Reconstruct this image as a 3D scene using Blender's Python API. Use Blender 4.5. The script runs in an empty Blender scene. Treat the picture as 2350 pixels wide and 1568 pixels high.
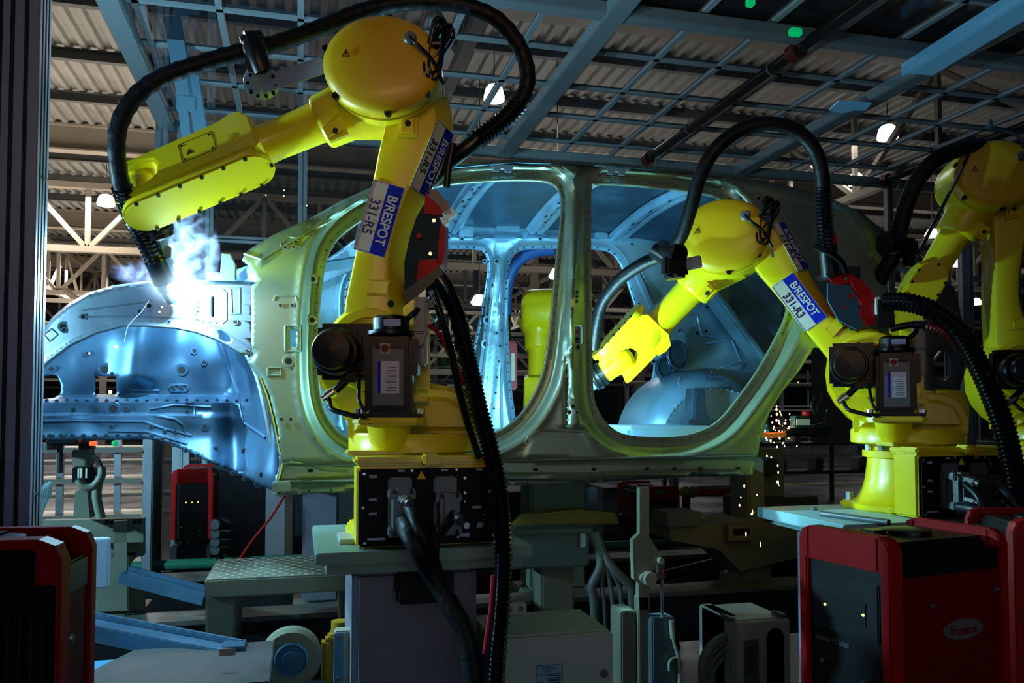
import bpy, bmesh, math, random
from mathutils import Vector as V, Matrix as MX, noise, geometry
random.seed(7)
PI = math.pi
C = bpy.context.scene.collection
R = math.radians
# ------------------------------------------------------------------ camera (28 mm look, slightly raised)
FPX = 1900.0
YAW, PIT = R(14.4), R(2.2)
CAM = V((0, 0, 1.6))
PCY = 784 + 87
cam_rot = MX.Rotation(-YAW, 3, 'Z') @ MX.Rotation(PI/2 + PIT, 3, 'X')
cd = bpy.data.cameras.new('camera')
cam = bpy.data.objects.new('camera', cd); C.objects.link(cam)
cam.location = CAM; cam.rotation_euler = cam_rot.to_euler()
cd.sensor_width = 36; cd.lens = 36 * FPX / 2350; cd.shift_y = 87 / 2350; cd.clip_end = 300; cd.clip_start = .05
bpy.context.scene.camera = cam
def ray(px, py): return cam_rot @ V(((px - 1175) / FPX, -(py - PCY) / FPX, -1))
def oy(px, py, Y): d = ray(px, py); return CAM + d * (Y / d.y)           # a measured point of the photo on the plane y = Y
def ox(px, py, X): d = ray(px, py); return CAM + d * (X / d.x)
def oz(px, py, Z): d = ray(px, py); return CAM + d * ((Z - CAM.z) / d.z)
def od(px, py, D): return CAM + ray(px, py) * D
# ------------------------------------------------------------------ materials
MATS = {}
def lin(c): return tuple((x / 12.92 if x <= .04045 else ((x + .055) / 1.055) ** 2.4) for x in c)
def mat(name, col, rough=.5, metal=0, emit=None, es=0, bump=0, bscale=40, var=0, vscale=6, spec=.5, alpha=1, trans=0, coat=0):
    if name in MATS: return MATS[name]
    m = bpy.data.materials.new(name); m.use_nodes = True
    nt = m.node_tree; b = nt.nodes['Principled BSDF']; L = nt.links
    c = (*lin(col), 1)
    b.inputs['Base Color'].default_value = c
    b.inputs['Roughness'].default_value = rough; b.inputs['Metallic'].default_value = metal
    b.inputs['Specular IOR Level'].default_value = spec
    b.inputs['Coat Weight'].default_value = coat; b.inputs['Coat Roughness'].default_value = .12
    b.inputs['Transmission Weight'].default_value = trans
    b.inputs['Alpha'].default_value = alpha
    if emit: b.inputs['Emission Color'].default_value = (*emit, 1); b.inputs['Emission Strength'].default_value = es
    tc = nt.nodes.new('ShaderNodeTexCoord')
    if var:
        n = nt.nodes.new('ShaderNodeTexNoise'); n.inputs['Scale'].default_value = vscale; n.inputs['Detail'].default_value = 6
        L.new(tc.outputs['Object'], n.inputs['Vector'])
        mp = nt.nodes.new('ShaderNodeMapRange'); mp.inputs[1].default_value = .3; mp.inputs[2].default_value = .7
        mp.inputs[3].default_value = 1 - var; mp.inputs[4].default_value = 1 + var * .6
        L.new(n.outputs['Fac'], mp.inputs[0])
        mx = nt.nodes.new('ShaderNodeMix'); mx.data_type = 'RGBA'; mx.blend_type = 'MULTIPLY'; mx.inputs[0].default_value = 1
        mx.inputs[6].default_value = c; L.new(mp.outputs[0], mx.inputs[7]); L.new(mx.outputs[2], b.inputs['Base Color'])
        r = nt.nodes.new('ShaderNodeMapRange'); r.inputs[1].default_value = .3; r.inputs[2].default_value = .7
        r.inputs[3].default_value = max(.02, rough - .1); r.inputs[4].default_value = min(1, rough + .12)
        L.new(n.outputs['Fac'], r.inputs[0]); L.new(r.outputs[0], b.inputs['Roughness'])
    if bump:
        n2 = nt.nodes.new('ShaderNodeTexNoise'); n2.inputs['Scale'].default_value = bscale; n2.inputs['Detail'].default_value = 4
        L.new(tc.outputs['Object'], n2.inputs['Vector'])
        bp = nt.nodes.new('ShaderNodeBump'); bp.inputs['Strength'].default_value = bump; bp.inputs['Distance'].default_value = .01
        L.new(n2.outputs['Fac'], bp.inputs['Height']); L.new(bp.outputs[0], b.inputs['Normal'])
    MATS[name] = m
    return m
YEL = mat('robot yellow enamel', (.925, .825, .06), .32, 0, bump=.015, bscale=60, coat=.12)
BLK = mat('black plastic', (.035, .038, .045), .35)
BLKM = mat('black motor paint', (.012, .035, .065), .34, 0, spec=.3, bump=.05, bscale=120)
HOSE = mat('black hose sleeve', (.025, .03, .045), .5, spec=.3, bump=.25, bscale=60)
RIB = mat('black ribbed conduit', (.02, .025, .035), .22)
GRY = mat('grey connector metal', (.42, .44, .46), .45, .4, bump=.1, bscale=200)
CHR = mat('bright steel', (.75, .76, .78), .25, 1)
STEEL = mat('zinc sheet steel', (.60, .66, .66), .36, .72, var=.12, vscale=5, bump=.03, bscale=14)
STEELB = mat('sheet steel blue light tint', (.25, .38, .48), .42, .65, var=.22, vscale=6, bump=.05, bscale=20)  # blue of the arc light is put into the steel colour
STEELI = mat('inner sheet steel', (.56, .74, .86), .38, .6, var=.1, vscale=7, bump=.03, bscale=20)  # pale blue colour carries part of the light inside the shell
HOLE = mat('dark hole', (.012, .014, .018), .8)
RED = mat('red machine paint', (.66, .03, .03), .5, spec=.2, bump=.04, bscale=80)
REDD = mat('dark red welder paint', (.45, .015, .02), .5, spec=.2, bump=.1, bscale=150)
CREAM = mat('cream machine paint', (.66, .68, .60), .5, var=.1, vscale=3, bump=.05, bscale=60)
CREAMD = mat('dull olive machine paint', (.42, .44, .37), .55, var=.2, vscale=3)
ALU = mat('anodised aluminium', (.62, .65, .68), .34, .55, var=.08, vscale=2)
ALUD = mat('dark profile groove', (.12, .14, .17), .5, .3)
WHT = mat('white sign film', (.86, .87, .80), .6, spec=.15)
BLU = mat('blue sign film', (.06, .16, .72), .6, spec=.15)
NAVY = mat('navy lettering', (.04, .08, .36), .5)
CAB = mat('pale cabinet paint', (.70, .73, .70), .45, bump=.08, bscale=160)
GLOW = mat('lamp glow', (1, 1, 1), .5, emit=(1, .93, .8), es=14)
# ------------------------------------------------------------------ mesh builder
SPLIT = {'motor_cable', 'cross_car_beam', 'plate_rod', 'roof_rail_bracket', 'screw', 'cable_gland', 'name_tag', 'mounting_bolt', 'motor_bolt', 'power_cable', 'arm_hole', 'side_groove', 'quarter_brace', 'rear_gutter', 'grey_hose', 'frame_leg', 'slide_body', 'slanted_bar', 'air_hose', 'gun_cable', 'speaker_cup', 'hinge_bracket'}
class MB:
    def __init__(s, M=None): s.v = []; s.f = []; s.mi = []; s.M = M or MX(); s.cut = []
    def add(s, vs, fs, mi=0, M=None):
        T = s.M @ M if M is not None else s.M
        o = len(s.v); s.cut.append((o, len(s.f))); s.v.extend(T @ V(p) for p in vs)
        s.f.extend(tuple(i + o for i in f) for f in fs); s.mi.extend([mi] * len(fs)); return s
    def build(s, name, mats, parent=None, sharp=38, origin=None, smooth=True):
        if not isinstance(mats, (list, tuple)): mats = [mats]
        if name in SPLIT and len(s.cut) > 1 and parent is not None:
            cuts = s.cut + [(len(s.v), len(s.f))]; first = None
            for (a, fa), (b, fb) in zip(cuts, cuts[1:]):
                q = MB(); q.v = s.v[a:b]; q.f = [tuple(i - a for i in f) for f in s.f[fa:fb]]; q.mi = s.mi[fa:fb]; q.cut = [(0, 0)]
                o = q.build(name, mats, parent, sharp); first = first or o
            return first
        if parent is not None:
            org = V((0, 0, 0)); p = parent
            while p is not None: org = org + p.location; p = p.parent
        elif origin is not None: org = V(origin)
        else:
            xs = [p.x for p in s.v]; ys = [p.y for p in s.v]; zs = [p.z for p in s.v]
            org = V(((min(xs) + max(xs)) / 2, (min(ys) + max(ys)) / 2, min(zs)))
        me = bpy.data.meshes.new(name)
        me.from_pydata([tuple(p - org) for p in s.v], [], s.f)
        for m in mats: me.materials.append(m)
        me.polygons.foreach_set('material_index', s.mi)
        me.update()
        bm = bmesh.new(); bm.from_mesh(me); bmesh.ops.recalc_face_normals(bm, faces=bm.faces[:]); bm.to_mesh(me); bm.free()
        if smooth:
            me.polygons.foreach_set('use_smooth', [True] * len(me.polygons))
            me.set_sharp_from_angle(angle=R(sharp))
        o = bpy.data.objects.new(name, me); C.objects.link(o)
        if parent is not None: o.parent = parent
        else: o.location = org
        return o
    # shapes
    def box(s, lo, hi, bev=0, mi=0, M=None):
        lo = V(lo); hi = V(hi)
        lo, hi = V(map(min, lo, hi)), V(map(max, lo, hi))
        b = min(bev, min(hi - lo) * .45)
        if b <= 0:
            vs = [(x, y, z) for x in (lo.x, hi.x) for y in (lo.y, hi.y) for z in (lo.z, hi.z)]
            fs = [(0, 1, 3, 2), (4, 6, 7, 5), (0, 4, 5, 1), (2, 3, 7, 6), (0, 2, 6, 4), (1, 5, 7, 3)]
            return s.add(vs, fs, mi, M)
        bm = bmesh.new(); bmesh.ops.create_cube(bm, size=1)
        for v in bm.verts: v.co = V(((lo[i] + hi[i]) / 2 + v.co[i] * (hi[i] - lo[i]) for i in range(3)))
        bmesh.ops.bevel(bm, geom=bm.edges[:], offset=b, segments=2, affect='EDGES')
        s.bm(bm, mi, M); return s
    def bm(s, bm, mi=0, M=None):
        bm.verts.index_update()
        s.add([v.co.copy() for v in bm.verts], [[v.index for v in f.verts] for f in bm.faces], mi, M); bm.free()
    def bar(s, a, b, w, h, mi=0, up=(0, 0, 1), bev=0):
        a = V(a); b = V(b); x = (b - a); L = x.length; x.normalize(); up = V(up)
        y = up.cross(x)
        if y.length < 1e-4: y = V((0, 1, 0)).cross(x)
        y.normalize(); z = x.cross(y)
        M = MX((x, y, z)).transposed().to_4x4(); M.translation = a
        return s.box((0, -w/2, -h/2), (L, w/2, h/2), bev, mi, M)
    def lathe(s, prof, o=(0, 0, 0), ax=(0, 0, 1), n=24, mi=0, sx=1, sy=1, up=None, M=None):
        ax = V(ax).normalized(); o = V(o)
        u = V(up) if up is not None else (V((1, 0, 0)) if abs(ax.x) < .9 else V((0, 1, 0)))
        u = (u - ax * u.dot(ax)).normalized(); w = ax.cross(u)
        vs = []; fs = []
        for r, h in prof:
            for i in range(n):
                a = 2 * PI * i / n; vs.append(o + ax * h + u * (r * sx * math.cos(a)) + w * (r * sy * math.sin(a)))
        for k in range(len(prof) - 1):
            for i in range(n):
                j = (i + 1) % n; fs.append((k*n+i, k*n+j, (k+1)*n+j, (k+1)*n+i))
        if prof[0][0] > 1e-6: fs.append(tuple(range(n - 1, -1, -1)))
        if prof[-1][0] > 1e-6: fs.append(tuple((len(prof)-1)*n+i for i in range(n)))
        return s.add(vs, fs, mi, M)
    def cyl(s, a, b, r, r2=None, n=20, mi=0, bev=0, M=None):
        a = V(a); b = V(b); L = (b - a).length; r2 = r if r2 is None else r2
        if bev: prof = [(r - bev, 0), (r, bev), (r2, L - bev), (r2 - bev, L)]
        else: prof = [(r, 0), (r2, L)]
        return s.lathe(prof, a, b - a, n, mi, M=M)
    def loft(s, rings, mi=0, caps=True, M=None):
        n = len(rings[0]); vs = [p for r in rings for p in r]; fs = []
        for k in range(len(rings) - 1):
            for i in range(n):
                j = (i + 1) % n; fs.append((k*n+i, k*n+j, (k+1)*n+j, (k+1)*n+i))
        if caps: fs.append(tuple(range(n - 1, -1, -1))); fs.append(tuple((len(rings)-1)*n+i for i in range(n)))
        return s.add(vs, fs, mi, M)
    def prism(s, poly, o, ax, ay, d, bev=0, mi=0, M=None, seg=2):
        """2-D outline in the frame (o, ax, ay), pushed along d (vector), edges rounded"""
        o = V(o); ax = V(ax); ay = V(ay); d = V(d)
        bm = bmesh.new(); vs = [bm.verts.new(o + ax * x + ay * y) for x, y in poly]
        f = bm.faces.new(vs)
        r = bmesh.ops.extrude_face_region(bm, geom=[f])
        tv = [e for e in r['geom'] if isinstance(e, bmesh.types.BMVert)]
        for v in tv: v.co += d
        if bev:
            bm.normal_update()
            es = [e for e in bm.edges if (e.verts[0] in tv) == (e.verts[1] in tv)]
            try: bmesh.ops.bevel(bm, geom=es, offset=bev, segments=seg, affect='EDGES', clamp_overlap=True)
            except Exception: pass
        s.bm(bm, mi, M); return s
    def tube(s, pts, r, n=10, mi=0, step=None, rib=0, ribl=.016, cr=True, M=None, caps=True):
        P = catmull(pts, step or max(.012, r if not callable(r) else .03)) if cr else [V(p) for p in pts]
        if rib: P = resample(P, ribl / 2)
        rings = []; t0 = (P[1] - P[0]).normalized()
        u = t0.orthogonal().normalized()
        acc = 0; tot = sum((P[i+1]-P[i]).length for i in range(len(P)-1))
        for i, p in enumerate(P):
            t = (P[min(i+1, len(P)-1)] - P[max(i-1, 0)]).normalized()
            u = (u - t * u.dot(t)).normalized(); w = t.cross(u)
            if i: acc += (P[i] - P[i-1]).length
            rr = r(acc / tot) if callable(r) else r
            if rib: rr += rib * (1 if i % 2 else -1)
            rings.append([p + u * (rr * math.cos(2*PI*k/n)) + w * (rr * math.sin(2*PI*k/n)) for k in range(n)])
        return s.loft(rings, mi, caps, M)
    def ball(s, c, r, n=14, m=9, mi=0, sc=(1, 1, 1), M=None):
        prof = [(r * math.sin(PI * k / m), -r * math.cos(PI * k / m)) for k in range(m + 1)]
        vs = []; fs = []; c = V(c)
        for k, (a, h) in enumerate(prof):
            for i in range(n):
                t = 2*PI*i/n; vs.append(c + V((a*math.cos(t)*sc[0], a*math.sin(t)*sc[1], h*sc[2])))
        for k in range(m):
            for i in range(n):
                j = (i+1) % n; fs.append((k*n+i, k*n+j, (k+1)*n+j, (k+1)*n+i))
        return s.add(vs, fs, mi, M)
    def text(s, t, o, ax, ay, h, mi=0, wf=.8, align='CENTER', ext=.0006, bold=0):
        cu = bpy.data.curves.new('lettering', 'FONT'); cu.body = t; cu.size = 1; cu.align_x = align; cu.extrude = 0; cu.offset = bold
        ob = bpy.data.objects.new('lettering', cu); C.objects.link(ob)
        dg = bpy.context.evaluated_depsgraph_get(); me = bpy.data.meshes.new_from_object(ob.evaluated_get(dg))
        ax = V(ax).normalized(); ay = V(ay).normalized(); nn = ax.cross(ay)
        k = h / .7
        vs = [V(o) + ax * (v.co.x * k * wf) + ay * (v.co.y * k) + nn * ext for v in me.vertices]
        s.add(vs, [tuple(p.vertices) for p in me.polygons], mi)
        bpy.data.objects.remove(ob); bpy.data.curves.remove(cu); bpy.data.meshes.remove(me); return s
def catmull(pts, step=.03):
    P = [V(p) for p in pts]; out = []
    if len(P) == 2: return resample(P, step)
    for i in range(len(P) - 1):
        p0 = P[i-1] if i else P[0]*2 - P[1]; p1, p2 = P[i], P[i+1]; p3 = P[i+2] if i + 2 < len(P) else P[-1]*2 - P[-2]
        n = max(2, int((p2 - p1).length / step) + 1)
        for k in range(n):
            t = k / n
            out.append(.5 * ((2*p1) + (p2 - p0)*t + (2*p0 - 5*p1 + 4*p2 - p3)*t*t + (3*p1 - p0 - 3*p2 + p3)*t*t*t))
    out.append(P[-1]); return out
def resample(P, d):
    out = [P[0].copy()]; need = d
    for i in range(len(P) - 1):
        a, b = P[i], P[i+1]; L = (b - a).length; pos = 0
        if L < 1e-9: continue
        while L - pos >= need:
            pos += need; out.append(a.lerp(b, pos / L)); need = d
        need -= L - pos
    if (out[-1] - P[-1]).length > d * .3: out.append(P[-1].copy())
    return out
def tag(o, label=None, cat=None, group=None, kind=None):
    if label: o['label'] = label
    if cat: o['category'] = cat
    if group: o['group'] = group
    if kind: o['kind'] = kind
    return o
def thing(name, loc, label, cat, group=None):
    o = bpy.data.objects.new(name, None); C.objects.link(o); o.location = loc; o.empty_display_size = .1
    return tag(o, label, cat, group)
def struct(o): o['kind'] = 'structure'; return o
def copy_tree(o, parent=None):
    c = o.copy(); C.objects.link(c)
    if parent is not None: c.parent = parent
    for ch in list(o.children): copy_tree(ch, c)
    return c
# ------------------------------------------------------------------ the hall
FLO = mat('polished concrete floor', (.30, .31, .33), .28, var=.25, vscale=1.2, bump=.02, bscale=6)
DECK = mat('corrugated deck steel', (.56, .54, .50), .55, .2, var=.12, vscale=1)
BEAM = mat('warm grey structural paint', (.58, .53, .46), .55, var=.1, vscale=1)
BEAMD = mat('dark structural paint', (.34, .33, .31), .6, var=.15, vscale=1)
m = MB(); m.box((-40, -6, -.1), (60, 70, 0)); struct(m.build('floor', FLO, sharp=30))
m = MB()
def wallp(a, b, n): 
    for k in range(n):
        pass
WALLM = mat('far wall cladding', (.20, .20, .20), .7, var=.3, vscale=.6)
m = MB(); m.box((-40, 70, 0), (60, 70.3, 9)); struct(m.build('wall_back', WALLM))
m = MB(); m.box((-40.3, -6, 0), (-40, 70, 9)); struct(m.build('wall_left', WALLM))
m = MB(); m.box((60, -6, 0), (60.3, 70, 9)); struct(m.build('wall_right', WALLM))
# corrugated roof deck: trapezoid ribs running along the hall
ZR = 8.7
m = MB(); prof = []
x = -30
while x < 50:
    prof += [(x, 0), (x+.10, 0), (x+.14, .075), (x+.26, .075)]; x += .30
v0 = [V((a, 5, ZR + b)) for a, b in prof]; v1 = [V((a, 70, ZR + b)) for a, b in prof]; n = len(prof)
m.add(v0 + v1, [(i, i+1, n+i+1, n+i) for i in range(n-1)]); struct(m.build('ceiling', DECK, smooth=False))
# purlins across, girders and trusses under them
def ibeam(m, a, b, h, w, t=.02):
    a = V(a); b = V(b); m.bar(a, b, w, t); m.bar(a - V((0, 0, h)), b - V((0, 0, h)), w, t); m.bar(a - V((0, 0, h/2)), b - V((0, 0, h/2)), t, h)
k = 0; y = 8.0; beam_ys = []
while y < 66:
    m = MB()
    if k % 4 == 2: ibeam(m, (-30, y, ZR-.02), (50, y, ZR-.02), .62, .34, .04); beam_ys.append(y)
    else: ibeam(m, (-30, y, ZR-.02), (50, y, ZR-.02), .20, .14)
    o = m.build('trim_%d' % (k+1), BEAM if k % 4 == 2 else BEAMD); struct(o); y += 2.4; k += 1
# lattice girders along the hall
for gi, gx in enumerate((-9.2, 2.0, 11.5, 23.0)):
    m = MB(); zt, zb = ZR - .7, ZR - 2.5
    m.bar((gx, 8, zt), (gx, 66, zt), .16, .14); m.bar((gx, 8, zb), (gx, 66, zb), .16, .14)
    y = 8; s = 0
    while y < 64:
        m.bar((gx, y, zb if s else zt), (gx, y+2.4, zt if s else zb), .1, .1); m.bar((gx, y, zb), (gx, y, zt), .09, .09); y += 2.4; s = 1 - s
    struct(m.build('trim_%d' % (40+gi), BEAM))
# bracing girders across (seen warm-lit at the left)
for gi, gy in enumerate((24.0, 33.0, 45.0)):
    m = MB(); zt, zb = 7.6, 5.9
    m.bar((-28, gy, zt), (48, gy, zt), .22, .16); m.bar((-28, gy, zb), (48, gy, zb), .22, .16)
    x = -28; s = 0
    while x < 46:
        m.bar((x, gy, zb if s else zt), (x+1.5, gy, zt if s else zb), .12, .12); m.bar((x, gy, zb), (x, gy, zt), .12, .12); x += 1.5; s = 1 - s
    struct(m.build('trim_%d' % (50+gi), BEAM))
for gi, gy in enumerate((28.0, 38.0, 50.0)):      # walkway and pipe racks lower down
    m = MB(); 
    for z in (5.0, 4.3, 3.5, 2.9): m.bar((-28, gy, z), (48, gy, z), .12, .12)
    for k in range(-7, 13): m.bar((k*4, gy, 0), (k*4, gy, 8.4), .25, .25)
    for k in range(-7, 12): m.bar((k*4, gy, 2.9), (k*4+2, gy, 5.0), .1, .1); m.bar((k*4+2, gy, 5.0), (k*4+4, gy, 2.9), .1, .1)
    struct(m.build('trim_%d' % (60+gi), BEAMD if gi else BEAM))
m = MB(); m.cyl((-28, 27.5, 4.15), (3, 27.5, 4.15), .09, n=10); tag(m.build('green_pipe', mat('green pipe paint', (.05, .42, .30), .4)), 'long green pipe running across the hall behind the fender, far left', 'pipe')
# diagonal braces and slim rods under the deck
for a, b in (((-6.4, 16.5, 8.3), (-3.2, 13.0, 8.3)), ((-7.5, 30, 5.6), (-4.2, 25, 3.0))):
    m = MB(); m.bar(a, b, .16, .14); struct(m.build('trim_%d' % (70 + len([o for o in bpy.data.objects if o.name.startswith('trim_7')])), BEAM))
# hanging lamps
LAMPG = MATS['lamp glow']
def lamp(p, label, r=.21, group='high bay lamps under the hall roof'):
    t = thing('hanging_lamp', p, label, 'lamp', group)
    m = MB(); m.lathe([(.92*r, -.0), (r, .02), (.98*r, .1), (.8*r, .24), (.55*r, .30), (0, .31)], p, (0, 0, 1), 24); m.build('lamp_shade', LAMPG, t)
    m = MB(); m.cyl(V(p)+V((0,0,.30)), V(p)+V((0,0,.46)), .08, n=12); m.build('lamp_housing', BEAMD, t)
    m = MB(); m.cyl(V(p)+V((0,0,.46)), V((p[0], p[1], ZR)), .012, n=6); m.build('hanging_rod', BEAMD, t)
    return t
lamp(oz(243, 472, 7.5), 'glowing dome lamp hanging at the far left below the steel roof beams', .24)
lamp(oz(1134, 232, 7.5), 'bright dome lamp seen through the cell roof right of the tall yellow robot', .20)
lamp(oz(2037, 320, 7.5), 'bright dome lamp seen through the cell roof above the third robot at right', .22)
lamp(oz(1964, 425, 7.5), 'dome lamp half hidden just under the edge of the cell roof', .2)
# distant lamps: smaller ones over the far aisles at the right
DLG = mat('distant lamp glow', (1, 1, 1), .5, emit=(1, .95, .85), es=8)
for i, (x, y, Y) in enumerate(((2290,870,52),(2200,612,28),(2158,800,36),(2262,822,40),(2330,795,36),(2308,856,44),(2275,893,56),(2215,905,60),(2342,905,62),(2240,700,30),(2330,650,28),(2245,915,62),(2300,925,64),(1690,720,26),(1280,640,22),(1100,700,24),(1640,705,30),(2140,545,24),(2322,722,33),(2190,742,33))):
    p = oy(x, y, Y*.7)
    t = thing('distant_lamp', p, 'small distant lamp glowing over the far aisle at the right edge' if i == 0 else 'small distant lamp glowing far away under the hall roof', 'lamp', 'small distant lamps under the hall roof')
    m = MB(); m.lathe([(.15, 0), (.19, .05), (.1, .2), (0, .22)], p, (0, 0, 1), 12); m.build('lamp_shade', DLG, t)
    m = MB(); m.cyl(p + V((0,0,.2)), V((p.x, p.y, ZR)), .012, n=5); m.build('hanging_rod', BEAMD, t)
# left half: low warehouse racks and fencing seen under the fender
SHW = mat('white rack paint', (.72, .70, .64), .5)
def rack(x0, x1, y, label, zs=(.3, .7, 1.1), mtl=None, cat='rack', h=1.6, name='storage_rack'):
    t = thing(name, ((x0+x1)/2, y, 0), label, cat)
    for x in [x0 + (x1-x0)*k/4 for k in range(5)]: m = MB(); m.box((x-.03, y-.03, 0), (x+.03, y+.03, h)); m.build('upright', mtl or ALU, t)
    for z in zs: m = MB(); m.box((x0, y-.25, z), (x1, y+.25, z+.05), .01); m.build('shelf', mtl or SHW, t)
    return t
rack(oy(70, 1100, 9).x, oy(335, 1100, 9).x, 9, 'pale guard rail with cream bars standing behind the fender at left', zs=(.2, .55, .9, 1.2), h=1.5, cat='railing', name='guard_rail')
rack(-7.5, -1.5, 14, 'low cream rack with several shelves far behind the guard rail', zs=(.3, .8, 1.3))
rack(6.0, 12.5, 13, 'dark low storage rack far behind the right robot', zs=(.5, 1.0), mtl=BEAMD)
rack(9, 19, 22, 'long distant rack with pale shelves below the aisle lamps', zs=(.8, 1.6, 2.4), h=3)
rack(14, 26, 34, 'farthest long rack at the end of the right aisle', zs=(.8, 1.8, 2.8), h=3.5)
rn = random.Random(3)
for k in range(14):
    x = 6.2 + .44*k; z = 1.051 if k % 2 else .551; w = rn.uniform(.15, .4)
    m = MB(); m.box((x, 12.85, z), (x+w, 13.15, z+.22), .02); m.box((x+.02, 12.83, z+.12), (x+w-.02, 12.86, z+.2), .004)
    tag(m.build('parts_bin', SHW if k % 3 else GRY), 'small pale parts bin on the dark low storage rack', 'bin', 'parts bins on the dark low rack')
m = MB(); m.box((3.5, 16.0, .0), (30, 16.12, .004)); tag(m.build('floor_marking', mat('yellow floor paint', (.75, .55, .1), .5)), 'yellow painted line across the floor behind the right robot', 'floor line')
# ------------------------------------------------------------------ the welding cell enclosure
def profile(m, a, b, w=.06, d=.06, g=True):
    a = V(a); b = V(b); m.bar(a, b, w, d, 0, bev=.004)
    if g:
        x = (b-a).normalized(); up = V((0, 0, 1)); y = up.cross(x)
        if y.length < .01: y = V((0, 1, 0))
        y.normalize(); z = x.cross(y)
        for n_, u_ in ((y, w), (-y, w), (z, d), (-z, d)): m.bar(a + n_*(u_/2), b + n_*(u_/2), .010 if abs(n_.dot(z)) > .5 else .002, .002 if abs(n_.dot(z)) > .5 else .010, 1)
ZC, YW = 3.8, 6.6
PROF = [ALU, ALUD]
m = MB()
x = -2.6; cols = []
XL = oz(310, 100, 3.8).x
x = XL + .1
while x < 7.4: cols.append(x); x += .43
rows = [1.4 + .55*k for k in range(10)]
for x in cols: m.bar((x, 1.2, ZC), (x, YW, ZC), .035, .03)
for y in rows: m.bar((XL, y, ZC), (7.4, y, ZC), .035, .03)
struct(m.build('window_1', mat('roof glazing bars', (.58, .62, .64), .45, .1)))
m = MB()
for x in (XL, 1.62, 3.78, 6.3): m.box((x-.06, 1.2, ZC-.10), (x+.06, YW, ZC-.02), .006)
for y in (1.9, 4.1, 6.6): m.box((XL, y-.05, ZC-.09), (7.4, y+.05, ZC-.02), .006)
struct(m.build('trim_80', mat('cell roof beam paint', (.48, .54, .56), .45, .1)))
def glassmat(name, tint, gl=.08, rough=.04):
    m = bpy.data.materials.new(name); m.use_nodes = True; nt = m.node_tree; nt.nodes.clear()
    o = nt.nodes.new('ShaderNodeOutputMaterial'); t = nt.nodes.new('ShaderNodeBsdfTransparent'); t.inputs[0].default_value = (*tint, 1)
    g = nt.nodes.new('ShaderNodeBsdfGlossy'); g.inputs['Roughness'].default_value = rough; g.inputs['Color'].default_value = (.8, .9, 1, 1)
    d = nt.nodes.new('ShaderNodeBsdfDiffuse'); d.inputs[0].default_value = (.35, .42, .5, 1)
    lw = nt.nodes.new('ShaderNodeLayerWeight'); lw.inputs[0].default_value = .5; pw = nt.nodes.new('ShaderNodeMath'); pw.operation = 'POWER'; pw.inputs[1].default_value = 5; nt.links.new(lw.outputs['Facing'], pw.inputs[0]); fr = nt.nodes.new('ShaderNodeMath'); fr.operation = 'MULTIPLY_ADD'; fr.inputs[1].default_value = .6; fr.inputs[2].default_value = .03; nt.links.new(pw.outputs[0], fr.inputs[0])
    mx = nt.nodes.new('ShaderNodeMixShader'); mx2 = nt.nodes.new('ShaderNodeMixShader'); mx2.inputs[0].default_value = gl
    nt.links.new(t.outputs[0], mx2.inputs[1]); nt.links.new(d.outputs[0], mx2.inputs[2])
    nt.links.new(fr.outputs[0], mx.inputs[0]); nt.links.new(mx2.outputs[0], mx.inputs[1]); nt.links.new(g.outputs[0], mx.inputs[2]); nt.links.new(mx.outputs[0], o.inputs[0]); return m
GL1 = glassmat('smoked cell roof glazing', (.21, .225, .25), .03)
GL2 = glassmat('smoked cell wall glazing', (.17, .19, .21), .02)
m = MB(); m.add([(XL, 1.2, ZC+.002), (7.4, 1.2, ZC+.002), (7.4, YW, ZC+.002), (XL, YW, ZC+.002)], [(0, 1, 2, 3)]); struct(m.build('window_2', GL1))
xl = oy(352, 600, YW).x
m = MB(); m.add([(xl, YW, 0), (12, YW, 0), (12, YW, ZC), (xl, YW, ZC)], [(0, 1, 2, 3)]); struct(m.build('window_3', GL2))
# wall posts and rails of the cell
def post(px, w, label, y=YW, z0=0, z1=ZC-.09, mtl=None):
    X = oy(px, 900, y).x; m = MB(); profile(m, (X, y, z0), (X, y, z1), w, .06)
    return tag(m.build('aluminium_post', mtl or PROF), label, 'post', None)
post(362, .09, 'cream lit aluminium post left of the blue post pair, behind the big robot wrist')
post(418, .12, 'wide aluminium post tinted blue, right beside the cream lit post')
post(476, .06, 'slim aluminium post right of the wide blue post, above the smoke')
post(690, .07, 'aluminium post seen between the big robot forearm and the car roof')
post(1545, .06, 'aluminium post behind the car, under the middle of the cell roof edge')
post(1710, .06, 'aluminium post behind the right robot hose arch')
post(2047, .07, 'aluminium post behind the hose of the third robot')
post(1340, .06, 'aluminium post behind the middle pillar of the car')
post(2222, .13, 'wide aluminium post standing right of the right robot')
post(2178, .05, 'slim aluminium post just left of the wide right post')
post(2338, .07, 'aluminium post at the right edge of the photo')
def rail(p, q, label, w=.06, mtl=None, y=YW):
    a = oy(*p, y); b = oy(*q, y); b.z = a.z; m = MB(); profile(m, a, b, w, w)
    return tag(m.build('aluminium_rail', mtl or PROF), label, 'rail')
rail((476, 548), (690, 548), 'blue tinted cross rail behind the smoke, left of the car roof', .05)
rail((476, 296), (1130, 296), 'cross rail behind the big robot elbow', .06)
rail((1960, 1030), (2345, 1035), 'lower cross rail behind the base of the right robot', .10)
rail((2222, 640), (2345, 645), 'cross rail right of the third robot forearm', .05)
rail((476, 150), (760, 150), 'upper blue cross rail left of the big robot head', .05)
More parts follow.
